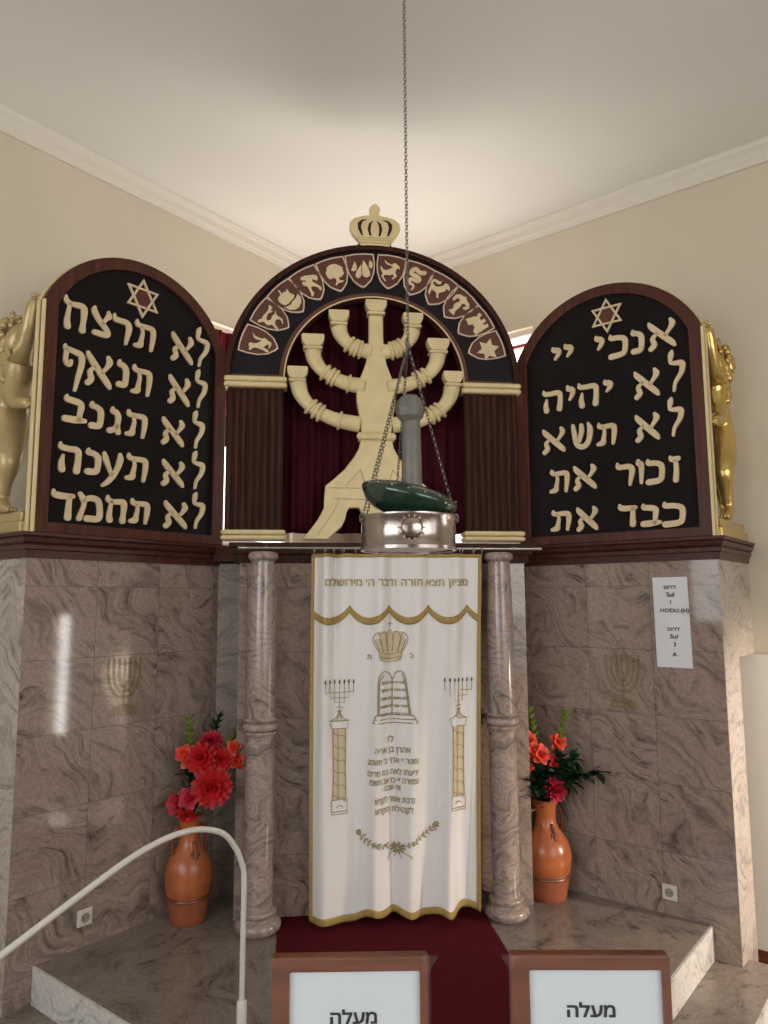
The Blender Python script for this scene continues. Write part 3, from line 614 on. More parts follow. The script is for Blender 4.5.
lion(-1, 'bright gold rearing lion carving above the pale marble flank on the paper notice side', 'goldb')
# ------------------------------------------------------------------ ark arch
KZ = .958; CZ = 3.10
def aring(r, n=56, a0=0., a1=PI): return [(r*math.cos(a0+(a1-a0)*k/n), CZ+KZ*r*math.sin(a0+(a1-a0)*k/n)) for k in range(n+1)]
ark = thing('ark_arch', 'dark wooden arch carrying twelve emblem shields on fluted pilasters', 'arch', (-.010, 0, 0))
bm = bmesh.new(); band(bm, aring(.905), aring(.60), -.002, .06, False); obj('arch_band', bm, 'navy', ark)
bm = bmesh.new(); band(bm, aring(.935), aring(.900), -.03, .075, False); obj('outer_rim', bm, 'dark', ark, bevel=.006)
bm = bmesh.new(); band(bm, aring(.600), aring(.567), -.015, .065, False); obj('inner_rim', bm, 'brown', ark)
bm = bmesh.new(); band(bm, aring(.575), aring(.565), -.024, -.014, False); obj('inner_bead', bm, 'cream', ark, bevel=.004)
for s in (-1, 1):
    bm = bmesh.new(); bx(bm, s*.60, s*.905, -.008, .06, CZ, CZ+.018); obj('spring_rail', bm, 'brown', ark)
names = ['star', 'castle', 'scales', 'lion', 'snake', 'goat', 'drops', 'tree', 'runner', 'ship', 'stag', 'doe']
for k in range(12):
    a0_, r0_ = ((18.8, .769), (32.0, .781), (44.5, .776), (56.6, .772), (69.3, .756), (83.0, .739), (97.8, .732), (111.3, .753), (124.5, .774), (137.1, .776), (149.6, .778), (163.2, .766))[k]
    ang = math.atan2(r0_*math.sin(math.radians(a0_))/KZ, r0_*math.cos(math.radians(a0_))+.011); c, s = math.cos(ang), math.sin(ang)
    # shield outline in (across, up) with up = outward
    h = [(-.088, .103), (.088, .103), (.090, .03), (.080, -.03), (.055, -.085), (.02, -.118), (0, -.130), (-.02, -.118), (-.055, -.085), (-.080, -.03), (-.090, .03)]
    rc = .775
    def tf(p, g=1.): 
        x = (rc+p[1]*g)*c + p[0]*g*s; z = (rc+p[1]*g)*s - p[0]*g*c
        return (x, CZ+KZ*z)
    def curve_in(p): return (p[0]*(1+.08*(p[1]>.05)), p[1]-(.008 if abs(p[0])>.05 and p[1]>.05 else 0))
    h = [(-.090, .092), (-.03, .100), (.03, .100), (.090, .092)]+h[2:]; h = [(x*1.05, z*1.05) for x, z in h]
    bm = bmesh.new(); prism(bm, [tf(p, .95) for p in h], -.010, -.001); sh = obj('shield', bm, 'brown', ark)
    sh['label'] = 'brown shield with a cream %s' % {'runner': 'figure', 'doe': 'running deer', 'scales': 'urn and scrolls', 'drops': 'pattern of leaves'}.get(names[k], names[k])
    bm = bmesh.new(); band(bm, [tf(p) for p in h], [tf(p, .925) for p in h], -.014, -.001); obj('border', bm, 'pink', sh)
    bm = bmesh.new()
    for poly in EMBLEMS[names[k]]:
        P = [(x/1000+.010, z/1000) for x, z in poly]
        if names[k] == 'snake': stroke(bm, [(x, z, .010+.018*min(1, i/7)) for i, (x, z) in enumerate(P)], -.018, -.008, n=4)
        else: prism(bm, P, -.018, -.008)
    obj('emblem', bm, 'letter', sh)
# crown
H = [(x/1000, z/1000) for x, z in CROWN_HALF]
R = [(-x, z) for x, z in H[:-1]][::-1]
bm = bmesh.new(); prism(bm, H+R, -.03, .02); cr = obj('crown', bm, 'cream', ark, bevel=.006)
bm = bmesh.new()
for sl in CROWN_SLOTS:
    for m_ in (1, -1): prism(bm, [(m_*x/1000, z/1000) for x, z in sl], -.0325, -.02)
obj('crown_slots', bm, 'dark', cr)
bm = bmesh.new()
for z in (4.012, 4.028, 4.045): box(bm, -.108, .108, -.040, .022, z-.006, z+.006)
obj('crown_band', bm, 'cream', cr, bevel=.003)
bm = bmesh.new(); bx(bm, -.105, .105, -.025, .03, 3.975, 4.000); obj('crown_foot', bm, 'dark', cr)
# pilasters
for s in (-1, 1):
    bm = bmesh.new(); x0, x1 = (-.918, -.572) if s < 0 else (.572, .922)
    box(bm, x0, x1, .0, .07, 2.14, 3.03)
    nfl = 8; w = (x1-x0)/nfl
    for i in range(nfl):
        xc = x0+w*(i+.5)
        prof_ = [(xc+w*.42*math.cos(a), -.016*math.sin(a)) for a in [PI*k/6 for k in range(7)]]
        a_ = [bm.verts.new((x, y, 2.145)) for x, y in prof_]; b_ = [bm.verts.new((x, y, 3.03)) for x, y in prof_]
        for k in range(6): bm.faces.new((a_[k], a_[k+1], b_[k+1], b_[k]))
        bm.faces.new(b_); bm.faces.new(a_)
    pl_ = obj('pilaster', bm, 'dark', ark, smooth=True)
    xa, xb = x0-(.018 if s < 0 else .022), x1+(.022 if s < 0 else .018)
    for nm, zz in (('capital', (3.026, 3.063, 3.099)), ('plinth', (2.082, 2.114, 2.147))):
        bm = bmesh.new()
        for z0, z1 in zip(zz, zz[1:]): box(bm, xa, xb, -.05, .08, z0+.001, z1-.001)
        o = obj(nm, bm, 'cream', pl_); b = o.modifiers.new('b', 'BEVEL'); b.width = .016; b.segments = 4
    
# velvet hanging behind the arch
def drape(name, m, x0, x1, ztop, zbot, y, amp, waves, nx=140, nz=24, seed=1, thick=.004):
    rnd = random.Random(seed); ph = [rnd.uniform(0, 6) for _ in range(4)]
    bm = bmesh.new(); G = []
    for i in range(nx+1):
        u = i/nx; x = x0+(x1-x0)*u; zt = ztop(x) if callable(ztop) else ztop; col_ = []
        for j in range(nz+1):
            v = j/nz; z = zt+(zbot-zt)*v
            g = math.sin(u*waves*2*PI+ph[0]+.8*math.sin(u*7+ph[1]))+.45*math.sin(u*waves*4.7*PI+ph[2]+v)
            col_.append(bm.verts.new((x, y+amp*g*(.6+.4*v), z)))
        G.append(col_)
    for i in range(nx):
        for j in range(nz): bm.faces.new((G[i][j], G[i+1][j], G[i+1][j+1], G[i][j+1]))
    o = obj(name, bm, m, smooth='all', recalc=False); sd = o.modifiers.new('s', 'SOLIDIFY'); sd.thickness = thick
    return o
o = drape('velvet_curtain', 'redc', -.74, .74, lambda x: CZ+KZ*math.sqrt(max(.0, .80**2-x*x)), 2.142, .145, .022, 11, 220)
tag(o, 'dark red velvet curtain hanging inside the arch behind the menorah', 'curtain')
o = drape('window_curtain', 'redw', -2.0, -.6, 3.735, 2.86, -.09, .022, 13, 200, seed=4)
o.location = (*CO, 0); o.rotation_euler = (0, 0, R45)
tag(o, 'bright crimson curtain over the window seen between board and arch', 'curtain')
# ------------------------------------------------------------------ carved menorah
men = thing('carved_menorah', 'cream carved seven branched menorah standing in the arch', 'menorah', (-.006, -.03, 0))
def mirr(h): return h+[(-x, z) for x, z in h][::-1]
bm = bmesh.new()
prism(bm, mirr([(-.095, 2.755), (-.098, 2.80), (-.108, 2.87), (-.122, 2.95), (-.124, 3.01), (-.112, 3.08), (-.085, 3.15), (-.064, 3.21), (-.052, 3.28), (-.046, 3.38), (-.046, 3.52)]), -.012, .05)
obj('stem', bm, 'cream', men, smooth=False, bevel=.012)
bm = bmesh.new()
for k in range(9): ball(bm, (-.104+.026*k, -.012, 2.730), .021, 10, (1, .8, 1.1))
bx(bm, -.112, .112, -.006, .05, 2.705, 2.713); bx(bm, -.112, .112, -.006, .05, 2.748, 2.757); bx(bm, -.10, .10, .0, .05, 2.71, 2.75)
obj('beaded_collar', bm, 'cream', men, smooth=True)
bm = bmesh.new()
foot = [(-.100, 2.705), (-.108, 2.66), (-.14, 2.60), (-.20, 2.52), (-.265, 2.46), (-.315, 2.418), (-.322, 2.36), (-.325, 2.28), (-.36, 2.21), (-.405, 2.15), (-.452, 2.088), (-.300, 2.088), (-.255, 2.13), (-.215, 2.165), (-.195, 2.21), (-.185, 2.255), (-.170, 2.283), (-.108, 2.284), (-.092, 2.25), (-.075, 2.20), (-.06, 2.13), (-.055, 2.088)]
prism(bm, mirr(foot), -.015, .05); bs = obj('base', bm, 'cream', men, bevel=.008)
bm = bmesh.new()
for m_ in (1, -1):
    stroke(bm, [(m_*-.295, 2.405, .006), (m_*-.10, 2.405, .006), (0, 2.405, .006)], -.019, -.012, n=3)
    stroke(bm, [(m_*-.26, 2.34, .006), (m_*-.10, 2.335, .006), (0, 2.335, .006)], -.019, -.012, n=3)
    stroke(bm, [(m_*-.10, 2.52, .006), (m_*-.19, 2.42, .006)], -.019, -.012, n=3)
    stroke(bm, [(m_*-.10, 2.52, .006), (m_*-.07, 2.42, .006)], -.019, -.012, n=3)
    stroke(bm, [(m_*-.235, 2.33, .006), (m_*-.27, 2.25, .006), (m_*-.36, 2.12, .006)], -.019, -.012, n=3)
obj('carved_lines', bm, 'gold', bs)
def cup(bm, x, ztop, w):
    h = w/2
    prism(bm, [(x-h, ztop), (x+h, ztop), (x+h, ztop-.035), (x+h*.82, ztop-.062), (x+h*.62, ztop-.078), (x-h*.62, ztop-.078), (x-h*.82, ztop-.062), (x-h, ztop-.035)], -.03, .05)
    bx(bm, x-h*.84, x+h*.84, -.034, .05, ztop-.098, ztop-.080)
arms = [([(-.49, 3.075), (-.470, 3.0), (-.425, 2.935), (-.36, 2.885), (-.25, 2.838), (-.10, 2.81)], -.492, 3.165, .128), ([(-.40, 3.285), (-.385, 3.22), (-.34, 3.155), (-.27, 3.11), (-.19, 3.075), (-.07, 3.055)], -.398, 3.377, .143), ([(-.236, 3.44), (-.222, 3.39), (-.185, 3.34), (-.13, 3.305), (-.08, 3.29), (-.03, 3.285)], -.236, 3.54, .130)]
for m_ in (1, -1):
    for path, cx, ct, cw in arms:
        P = cat_rom([(m_*x, .012, z) for x, z in path], 6); n = len(P)
        bm = bmesh.new(); rad = [.040 if i < n*.4 else .040 for i in range(n)]
        tube(bm, P, [.046+.006*math.cos(i/n*PI*2) for i in range(n)], 14, flat=.75); br = obj('branch', bm, 'cream', men, smooth='all')
        bm = bmesh.new()
        for f in (.47, .55, .63):
            i = int(f*n); d = (P[i+1]-P[i-1]).normalized(); tube(bm, [P[i]-d*.013, P[i]-d*.007, P[i]+d*.007, P[i]+d*.013], [.044, .060, .060, .044], 14, flat=.75)
        obj('ring_collar', bm, 'cream', br, smooth='all'); bm = bmesh.new()
        i = n-6 if abs(cx) > .3 else n-9; d = (P[i+1]-P[i-1]).normalized(); tube(bm, [P[i]-d*.011, P[i]-d*.006, P[i]+d*.006, P[i]+d*.011], [.044, .062, .062, .044], 14, flat=.75)
        obj('stem_collar', bm, 'cream', br, smooth='all')
        bm = bmesh.new(); cup(bm, m_*cx, ct, cw); obj('candle_cup', bm, 'cream', br, bevel=.007)
bm = bmesh.new(); cup(bm, 0, 3.617, .136); obj('candle_cup', bm, 'cream', men, bevel=.007)
# ------------------------------------------------------------------ white ark curtain
CX0, CX1, CZT = -.405, .556, 1.975
def cw_(x, z):
    t = (CZT-z)/CZT; u = (x-CX0)/(CX1-CX0)
    f = .55+.55*t
    g = .026*math.sin(2*PI*(u*4.3+.12)+1.1*t)*f+.008*math.sin(2*PI*(u*9.1)+2*t)*(1-.3*t)
    g += -.028*math.exp(-((u-.42-.03*t)/.035)**2)*(.15+.85*t)+.020*math.exp(-((u-.49)/.03)**2)*t
    g += .034*math.exp(-((u-.135)/.022)**2)*max(0, 1-t*1.6)-.022*math.exp(-((u-.07)/.03)**2)*max(0, 1-t*1.3)
    g += .016*math.sin(2*PI*(u*6.2+.3))*math.exp(-((u-.2)/.25)**2)
    g += -.045*max(0, t-.78)*4*math.exp(-((u-.78)/.09)**2)-.04*max(0, t-.8)*4*math.exp(-((u-.40)/.07)**2)
    return g
def cedge(x, z):                       # the hanging cloth narrows slightly towards the hem
    t = (CZT-z)/CZT
    return CX0-.004*math.sin(t*PI)+(x-CX0)*(1-.055*t)
def onc(off):
    return lambda x, z: (cedge(x, z), -.385+cw_(x, z)-off, z)
def hem(x):
    u = (x-CX0)/(CX1-CX0)
    return .060+.026*math.cos(2*PI*(u*2.3+.05))-.045*math.exp(-(u/.10)**2)-.030*math.exp(-((u-.42)/.05)**2)-.05*math.exp(-((u-.83)/.06)**2)+.02*u
cur = thing('ark_curtain', 'white ark curtain with gold braid edge and gold embroidery hanging from the steel rod', 'curtain')
def clothgrid(off, x0, x1, zt, zb, nx, nz):
    bm = bmesh.new(); G = []; mp = onc(off)
    for i in range(nx+1):
        x = x0+(x1-x0)*i/nx; a = zt(x) if callable(zt) else zt; b = zb(x) if callable(zb) else zb
        G.append([bm.verts.new(mp(x, a+(b-a)*j/nz)) for j in range(nz+1)])
    for i in range(nx):
        for j in range(nz): bm.faces.new((G[i][j], G[i+1][j], G[i+1][j+1], G[i][j+1]))
    return bm
def cobj(name, bm, m, par=cur, th=.0015):
    o = obj(name, bm, m, par, smooth='all', recalc=False)
    if th: s = o.modifiers.new('s', 'SOLIDIFY'); s.thickness = th; s.offset = 0
    return o
cobj('panel', clothgrid(0, CX0, CX1, CZT, hem, 200, 110), 'cloth', th=.003)
def scal(x):
    k = (x-.03)/.224; d = abs(k-round(k))
    return 1.690-.072*math.sin(PI*min(.5, d)*1.0)**.8*1.0
cobj('valance', clothgrid(.004, CX0+.001, CX1-.001, CZT, lambda x: scal(x)-.01, 160, 20), 'cloth')
cobj('scalloped_braid', clothgrid(.0065, CX0, CX1, lambda x: scal(x)+.006, lambda x: scal(x)-.034, 200, 3), 'trimg')
bm = clothgrid(.008, CX0-.004, CX0+.014, CZT, hem, 3, 110); join(bm, clothgrid(.008, CX1-.016, CX1+.004, CZT, hem, 3, 110)); join(bm, clothgrid(.008, CX0, CX1, CZT+.004, CZT-.016, 160, 2)); join(bm, clothgrid(.008, CX0, CX1, lambda x: hem(x)+.030, lambda x: hem(x)-.006, 200, 3))
cobj('braid_edge', bm, 'trimg')
for px_ in (-.395, -.335, -.285, -.235, -.165, -.07, .02, .115, .21, .305, .385, .44, .51, .56):
    bm = bmesh.new(); mt = Matrix.Translation((px_, -.385, 1.999)) @ Matrix.Rotation(PI/2, 4, 'Y') @ Matrix.Rotation(random.uniform(-.4, .4), 4, 'X')
    torus(bm, .0165, .0032, mt, 14, 5); box(bm, px_-.0025, px_+.0025, -.387, -.383, 1.970, 1.984); obj('hook_ring', bm, 'steel', cur, smooth='all')
# writing and embroidery
sk_ = lambda f: (lambda x, z: f(x+.012*(1-z/1.975), 1.707-(1.707-z)*.982))
mp1 = sk_(onc(.0105)); mp0 = sk_(onc(.0075))
def writing(name, lines, m, mp, par=cur, bold=.0):
    bm = bmesh.new()
    for s, x, z, size, wide in lines: join(bm, text_bm(s, size, x, z, mapv=mp, wide=wide, bold=bold))
    return cobj(name, bm, m, par, th=0)
def verse_bm(): return text_bm(rtl("מציון תצא תורה ודבר ה׳ מירושלם"), .062, .072, 1.818, mapv=mp1, wide=.81, bold=.0010)
q = verse_bm(); iv = sorted((min(v.co.x for v in f.verts), max(v.co.x for v in f.verts)) for f in q.faces); q.free()
cuts = [-9]; hi = iv[0][1]
for a, b in iv:
    if a-hi > .0085: cuts.append((a+hi)/2)
    hi = max(hi, b)
cuts.append(9)
for a, b in zip(cuts, cuts[1:]):
    q = verse_bm(); bmesh.ops.delete(q, geom=[v for v in q.verts if not a < v.co.x < b], context='VERTS'); cobj('verse_word', q, 'embg', cur, th=0)
writing('dedication', [(rtl("לז"), .040, .954, .048, None), (rtl("אהרן בן אריה"), .046, .888, .046, .20), (rtl("נפטר י׳ אדר ב׳ תשמג"), .050, .835, .046, .285), (rtl("ידיעתו לאה בת מרים"), .050, .778, .046, .285), (rtl("נפטרה י׳ כו אב תשמ"), .056, .728, .046, .275), (rtl("זה שבט"), .048, .690, .044, .09), (rtl("נדבת אשר לקדש"), .058, .626, .046, .225), (rtl("לקהילת הקדש"), .054, .573, .046, .215)], 'embd', mp0, bold=.0006)
writing('crown_letters', [(rtl("ת"), -.085, 1.405, .040, None), (rtl("כ"), .152, 1.410, .040, None)], 'embd', mp0, bold=.0008)
def emb(name, sts, m, w=.004, fills=None, mf='embl', par=cur, n=6):
    bm = bmesh.new()
    for st in sts: stroke(bm, [(p[0], p[1], p[2] if len(p) > 2 else w) for p in st], 0, 0, n=n if len(st) < 9 else 3, mapv=mp0, rnd=False)
    o = cobj(name, bm, m, par, th=0)
    if fills:
        bm = bmesh.new(); mpf = sk_(onc(.0055))
        for strip in fills:
            rows = [[bm.verts.new(mpf(xl+(xr-xl)*k/8, z)) for k in range(9)] for xl, xr, z in strip]
            for r0, r1 in zip(rows, rows[1:]):
                for k in range(8): bm.faces.new((r0[k], r0[k+1], r1[k+1], r1[k]))
        cobj('fill', bm, mf, o, th=0)
    return o
cx = .034
sts = [[(cx-.088, 1.50), (cx-.066, 1.445), (cx-.062, 1.405), (cx-.03, 1.378), (cx+.03, 1.378), (cx+.062, 1.405), (cx+.066, 1.445), (cx+.088, 1.50)], [(cx-.066, 1.432), (cx, 1.418), (cx+.066, 1.432)], [(cx-.064, 1.408), (cx, 1.393), (cx+.064, 1.408)], [(cx, 1.57), (cx, 1.60)], [(cx-.016, 1.588), (cx+.016, 1.588)]]
for k in range(-2, 3):
    x = cx+k*.033; sts.append([(x-.004*k-.012, 1.435), (x-.022+k*.006, 1.50), (x+k*.004, 1.555-abs(k)*.008), (x+.022+k*.006, 1.50), (x-.004*k+.012, 1.435)])
fl = [[(cx-.062, cx+.062, 1.385), (cx-.068, cx+.068, 1.43), (cx-.088, cx+.088, 1.49), (cx-.07, cx+.07, 1.545)]]
emb('embroidered_crown', sts, 'embd', .0038, [fl[0]])
cx = .046
sts = [[(cx-.085, 1.085), (cx-.082, 1.27), (cx-.062, 1.315), (cx-.035, 1.322), (cx-.008, 1.305), (cx+.004, 1.275), (cx+.018, 1.31), (cx+.045, 1.325), (cx+.068, 1.305), (cx+.08, 1.25), (cx+.103, 1.085)], [(cx-.112, 1.042), (cx-.096, 1.085)], [(cx-.096, 1.085), (cx+.118, 1.082)], [(cx+.118, 1.082), (cx+.145, 1.040)], [(cx+.145, 1.040), (cx-.112, 1.042)], [(cx-.10, 1.062), (cx+.13, 1.060)], [(cx+.003, 1.27), (cx+.003, 1.09)], [(cx-.078, 1.085), (cx-.074, 1.26), (cx-.05, 1.305)], [(cx+.095, 1.085), (cx+.073, 1.25), (cx+.055, 1.308)]]
tb = emb('embroidered_tablets', sts, 'embd', .0055)
writing('tablet_writing', [(rtl(a+' '+b), cx+.006, 1.262-i*.043, .022, .132+.007*i) for i, (a, b) in enumerate((("אנכי ה׳", "לא תרצח"), ("לא יהיה", "לא תנאף"), ("לא תשא", "לא תגנב"), ("זכור את", "לא תענה"), ("כבד את", "לא תחמד")))], 'embd', mp0, tb, bold=.0008)
for cx in (-.250, .425):
    sts = []
    for k in range(-3, 4):
        a = abs(k); x = cx+k*.0265
        sts.append([(x, 1.222, .003), (x, 1.262, .003)]) if a < 4 else None
        if a: sts.append([(x, 1.222, .003), (x, 1.215-(3-a)*.0, .003), (x+(-.0 if k > 0 else .0), 1.212, .003)])
    sts += [[(cx-.0795, 1.215), (cx+.0795, 1.215)], [(cx-.053, 1.215), (cx-.053, 1.185), (cx+.053, 1.185), (cx+.053, 1.215)], [(cx-.0265, 1.215), (cx-.0265, 1.158), (cx+.0265, 1.158), (cx+.0265, 1.215)], [(cx, 1.215), (cx, 1.115)], [(cx-.02, 1.128, .004), (cx, 1.138, .004), (cx+.02, 1.128, .004)], [(cx-.012, 1.112, .008), (cx+.012, 1.112, .008)]]
    e = emb('embroidered_candlestick', [s for s in sts if s], 'embd', .0034, n=1)
    emb('flames', [[(cx+k*.0265, 1.262, .007), (cx+k*.0265, 1.272, .008), (cx+k*.0265, 1.284, .003)] for k in range(-3, 4)], 'ink', .006, par=e)
    w0, w1 = .034, .040
    sts = [[(cx-.045, 1.062), (cx-.020, 1.075), (cx, 1.112), (cx+.020, 1.075), (cx+.045, 1.062)], [(cx, 1.11), (cx-.012, 1.066)], [(cx, 1.11), (cx+.012, 1.066)],
           [(cx-.056, 1.060, .006), (cx+.056, 1.060, .006)], [(cx-.050, 1.050), (cx-.044, 1.018), (cx+.044, 1.018), (cx+.050, 1.050)], [(cx-.035, 1.018), (cx-.033, .80), (cx-.038, .64)], [(cx+.035, 1.018), (cx+.033, .80), (cx+.038, .64)],
           [(cx-.044, .64), (cx-.044, .565), (cx+.044, .565), (cx+.044, .64), (cx-.044, .64)], [(cx-.046, .578), (cx+.046, .578)], [(cx-.02, .60), (cx, .612), (cx+.02, .60)]]
    for k in range(6): z = 1.0-k*.066; sts.append([(cx-.035, z), (cx-.01, z-.022), (cx+.02, z-.018), (cx+.035, z-.045)])
    sts.append([(cx-.008, 1.015), (cx-.008, .64)])
    emb('embroidered_pillar', sts, 'embd', .0045, [[(cx-.035, cx+.035, .64), (cx-.033, cx+.033, .8), (cx-.035, cx+.035, 1.015)]], n=1)
sts = []; gx, gz = .077, .374
P = cat_rom([(-.143, .462, 0), (-.10, .425, 0), (-.05, .398, 0), (0, .385, 0), (gx, .380, 0), (.14, .393, 0), (.20, .415, 0), (.25, .450, 0), (.298, .488, 0)], 5)
sts.append([(p.x, p.y, .003) for p in P[:]])
rr = random.Random(5)
for i in range(2, len(P)-2, 2):
    for s in (-1, 1): 
        a = rr.uniform(.6, 1.2)*s; d = P[i+1]-P[i-1]; an = math.atan2(d.y, d.x)+a; l = rr.uniform(.018, .028)
        sts.append([(P[i].x, P[i].y, .002), (P[i].x+math.cos(an)*l*.6, P[i].y+math.sin(an)*l*.6, .008), (P[i].x+math.cos(an)*l, P[i].y+math.sin(an)*l, .001)])
for x, z, r in ((-.143, .466, .016), (.298, .49, .016), (-.055, .402, .008), (.01, .39, .008), (.165, .402, .008), (.225, .432, .010), (-.10, .428, .006)):
    sts.append([(x+r*.6*math.cos(a*PI/3), z+r*.6*math.sin(a*PI/3), r*.75) for a in range(7)])
for k in range(9):
    a = k*2*PI/9; sts.append([(gx+.008*math.cos(a), gz+.006*math.sin(a), .004), (gx+.03*math.cos(a), gz+.022*math.sin(a), .012), (gx+.045*math.cos(a), gz+.034*math.sin(a), .002)])
sts += [[(gx, gz-.01), (gx-.04, gz-.03), (gx-.055, gz-.06)], [(gx, gz-.01), (gx+.045, gz-.028), (gx+.075, gz-.04), (gx+.07, gz-.052)], [(gx, gz-.01), (gx-.02, gz-.05)], [(gx, gz-.01), (gx+.02, gz-.055)]]
emb('embroidered_garland', sts, 'embd', .004)
# rod
rod = thing('curtain_rod', 'brushed steel curtain rod running across both column tops', 'curtain rod', (0, -.385, 2.010))
bm = bmesh.new(); tube(bm, [(-.76, 0, 0), (.86, 0, 0)], .0072, 14); obj('pole', bm, 'steel', rod, smooth=True)
bm = bmesh.new()
for s, x in ((-1, -.76), (1, .86)): tube(bm, [(x, 0, 0), (x+s*.012, 0, 0), (x+s*.016, 0, 0), (x+s*.05, 0, 0), (x+s*.055, 0, 0)], [.008, .010, .008, .010, .005], 12)
obj('finials', bm, 'steel', rod, smooth=True)
bm = bmesh.new()
for x in (-.66, .76): tube(bm, [(x, .16, .012), (x, .05, .012), (x, 0, .004)], .006, 8)
obj('brackets', bm, 'steel', rod)
# ------------------------------------------------------------------ hanging eternal lamp
lx, ly = -.140, -2.2
lamp = thing('eternal_lamp', 'hanging eternal lamp of silver band with dark green glass bowl on chains', 'lamp', (lx, ly, 1.868))
def chain(bm, a, b, R_=.0062, r=.0013, pitch=.0105):
    a, b = Vector(a), Vector(b); d = b-a; n = max(2, int(d.length/pitch)); q = d.to_track_quat('X', 'Z').to_matrix().to_4x4()
    for i in range(n):
        c = a+d*((i+.5)/n)
        torus(bm, R_, r, Matrix.Translation(c) @ q @ Matrix.Rotation((i % 2)*PI/2+.3, 4, 'X') @ Matrix.Diagonal((1.25, .75, 1, 1)), 9, 4)
apex = Vector((0.004, 0, .672))
bm = bmesh.new(); chain(bm, apex, (.0, 0, CEIL-1.868), .0072, .0015, .0125); obj('main_chain', bm, 'chain', lamp)
RR = .149
for a in (188, 150, 100, -12):
    p = Vector((RR*math.cos(math.radians(a)), RR*math.sin(math.radians(a)), .105))
    bm = bmesh.new(); chain(bm, p, apex); torus(bm, .009, .002, Matrix.Translation(p) @ Matrix.Rotation(PI/2, 4, 'X')); obj('support_chain', bm, 'chain', lamp)
bm = bmesh.new(); ball(bm, apex, .009, 10); lathe(bm, [(0, .70), (.006, .69), (.006, .675), (0, .66)], 10); obj('chain_hub', bm, 'chain', lamp, smooth='all')
bm = bmesh.new()
lathe(bm, [(RR-.006, .108), (RR+.003, .108), (RR+.003, .100), (RR, .096), (RR, .014), (RR+.003, .010), (RR+.002, 0), (RR-.008, 0), (RR-.008, .10), (RR-.006, .108)], 64)
band_ = obj('silver_band', bm, 'silver', lamp, smooth=True)
bm = bmesh.new()
for a in (188, 150, 100, -12):
    a = math.radians(a); c = Vector(((RR+.002)*math.cos(a), (RR+.002)*math.sin(a), .095)); ball(bm, c, .009, 8)
obj('lug', bm, 'chain', band_)
bm = bmesh.new(); c0 = Vector((-.012, -RR-.004, .060))
lathe(bm, [(0, -.006), (.030, -.004), (.033, 0), (.026, .004), (0, .006)], 24)
bmesh.ops.rotate(bm, verts=bm.verts, matrix=Matrix.Rotation(PI/2, 3, 'X')); bmesh.ops.translate(bm, verts=bm.verts, vec=c0)
obj('medallion', bm, 'silver', band_, smooth='all')
bm = bmesh.new()
for k in range(14):
    a = 2*PI*k/14; p = [Vector((c0.x+math.cos(a)*q, -math.sqrt(max(0, (RR+.002)**2-(c0.x+math.cos(a)*q)**2)), c0.z+math.sin(a)*q)) for q in (.030, .042)]
    tube(bm, p, [.004, .001], 5)
obj('sun_rays', bm, 'gold', band_)
bm = bmesh.new(); lathe(bm, [(0, .004), (.10, .003), (RR-.008, .006), (RR-.008, .012), (0, .012)], 48); obj('frosted_disc', bm, 'frostw', lamp, smooth=True)
bm = bmesh.new()
lathe(bm, [(0, -.062), (.05, -.058), (.10, -.044), (.135, -.022), (.153, .008), (.156, .018), (.150, .028), (.12, .042), (.07, .052), (0, .056)], 56)
gb = obj('green_bowl', bm, 'green', lamp, smooth='all', loc=(0, -.004, .158), rot=(math.radians(6), math.radians(13), 0))
bm = bmesh.new()
for k in range(18):
    a = 2*PI*k/18; ball(bm, (.149*math.cos(a), .149*math.sin(a), .030), .0030, 6)
obj('rim_studs', bm, 'steel', gb)
bm = bmesh.new(); lathe(bm, [(0, 0), (.034, 0), (.033, .10), (.030, .245), (.027, .262), (0, .262)], 10)
bulb = obj('lamp_neck', bm, 'frost', lamp, loc=(.016, .02, .168), smooth=True)
bm = bmesh.new(); lathe(bm, [(0, -.049), (.026, -.044), (.043, -.026), (.050, 0), (.043, .026), (.026, .044), (0, .049)], 10)
obj('lamp_head', bm, 'frost', bulb, loc=(-.004, 0, .295))
# ------------------------------------------------------------------ vases and flowers
def vase(loc, k, label, rz):
    t = thing('terracotta_vase', label, 'vase', (*loc, .001), rz, 'terracotta vases on the platform')
    bm = bmesh.new()
    lathe(bm, [(0, 0), (.100*k, 0), (.104*k, .010), (.106*k, .03), (.118*k, .10), (.122*k, .122)], 48); obj('foot', bm, 'terram', t, smooth=True)
    bm = bmesh.new(); lathe(bm, [(.122*k, .120), (.127*k, .126), (.124*k, .134), (.129*k, .140), (.127*k, .150), (.120*k, .152)], 48); obj('dark_band', bm, 'terrad', t, smooth=True)
    bm = bmesh.new()
    lathe(bm, [(.126*k, .148), (.134*k, .19), (.137*k, .235), (.132*k, .28), (.116*k, .325), (.092*k, .36), (.070*k, .39), (.060*k, .42), (.056*k, .47), (.060*k, .51), (.072*k, .540), (.078*k, .548), (.072*k, .550), (.052*k, .52), (.048*k, .46)], 48)
    obj('body', bm, 'terra', t, smooth=True)
    for s in (-1, 1):
        bm = bmesh.new(); tube(bm, cat_rom([(s*.055*k, 0, .49), (s*.088*k, 0, .485), (s*.104*k, 0, .43), (s*.100*k, 0, .37), (s*.092*k, 0, .345)], 5), .010, 8); obj('handle', bm, 'terrad', t, smooth='all')
    bm = bmesh.new()
    for q in range(7): ball(bm, (.018*math.cos(q), -.088*k-.012*math.sin(q*2)*.4, .352+.014*math.sin(q)), .011, 8)
    tube(bm, cat_rom([(0, -.062*k, .42), (.006, -.085*k, .38), (0, -.104*k, .335)], 4), .010, 6)
    obj('applied_ornament', bm, 'terrad', t, smooth='all')
    return t
VL = (-1.062, -.160); VR = (.982, -.100)
vase(VL, .93, 'terracotta vase with side handles holding the big red dahlia', .5)
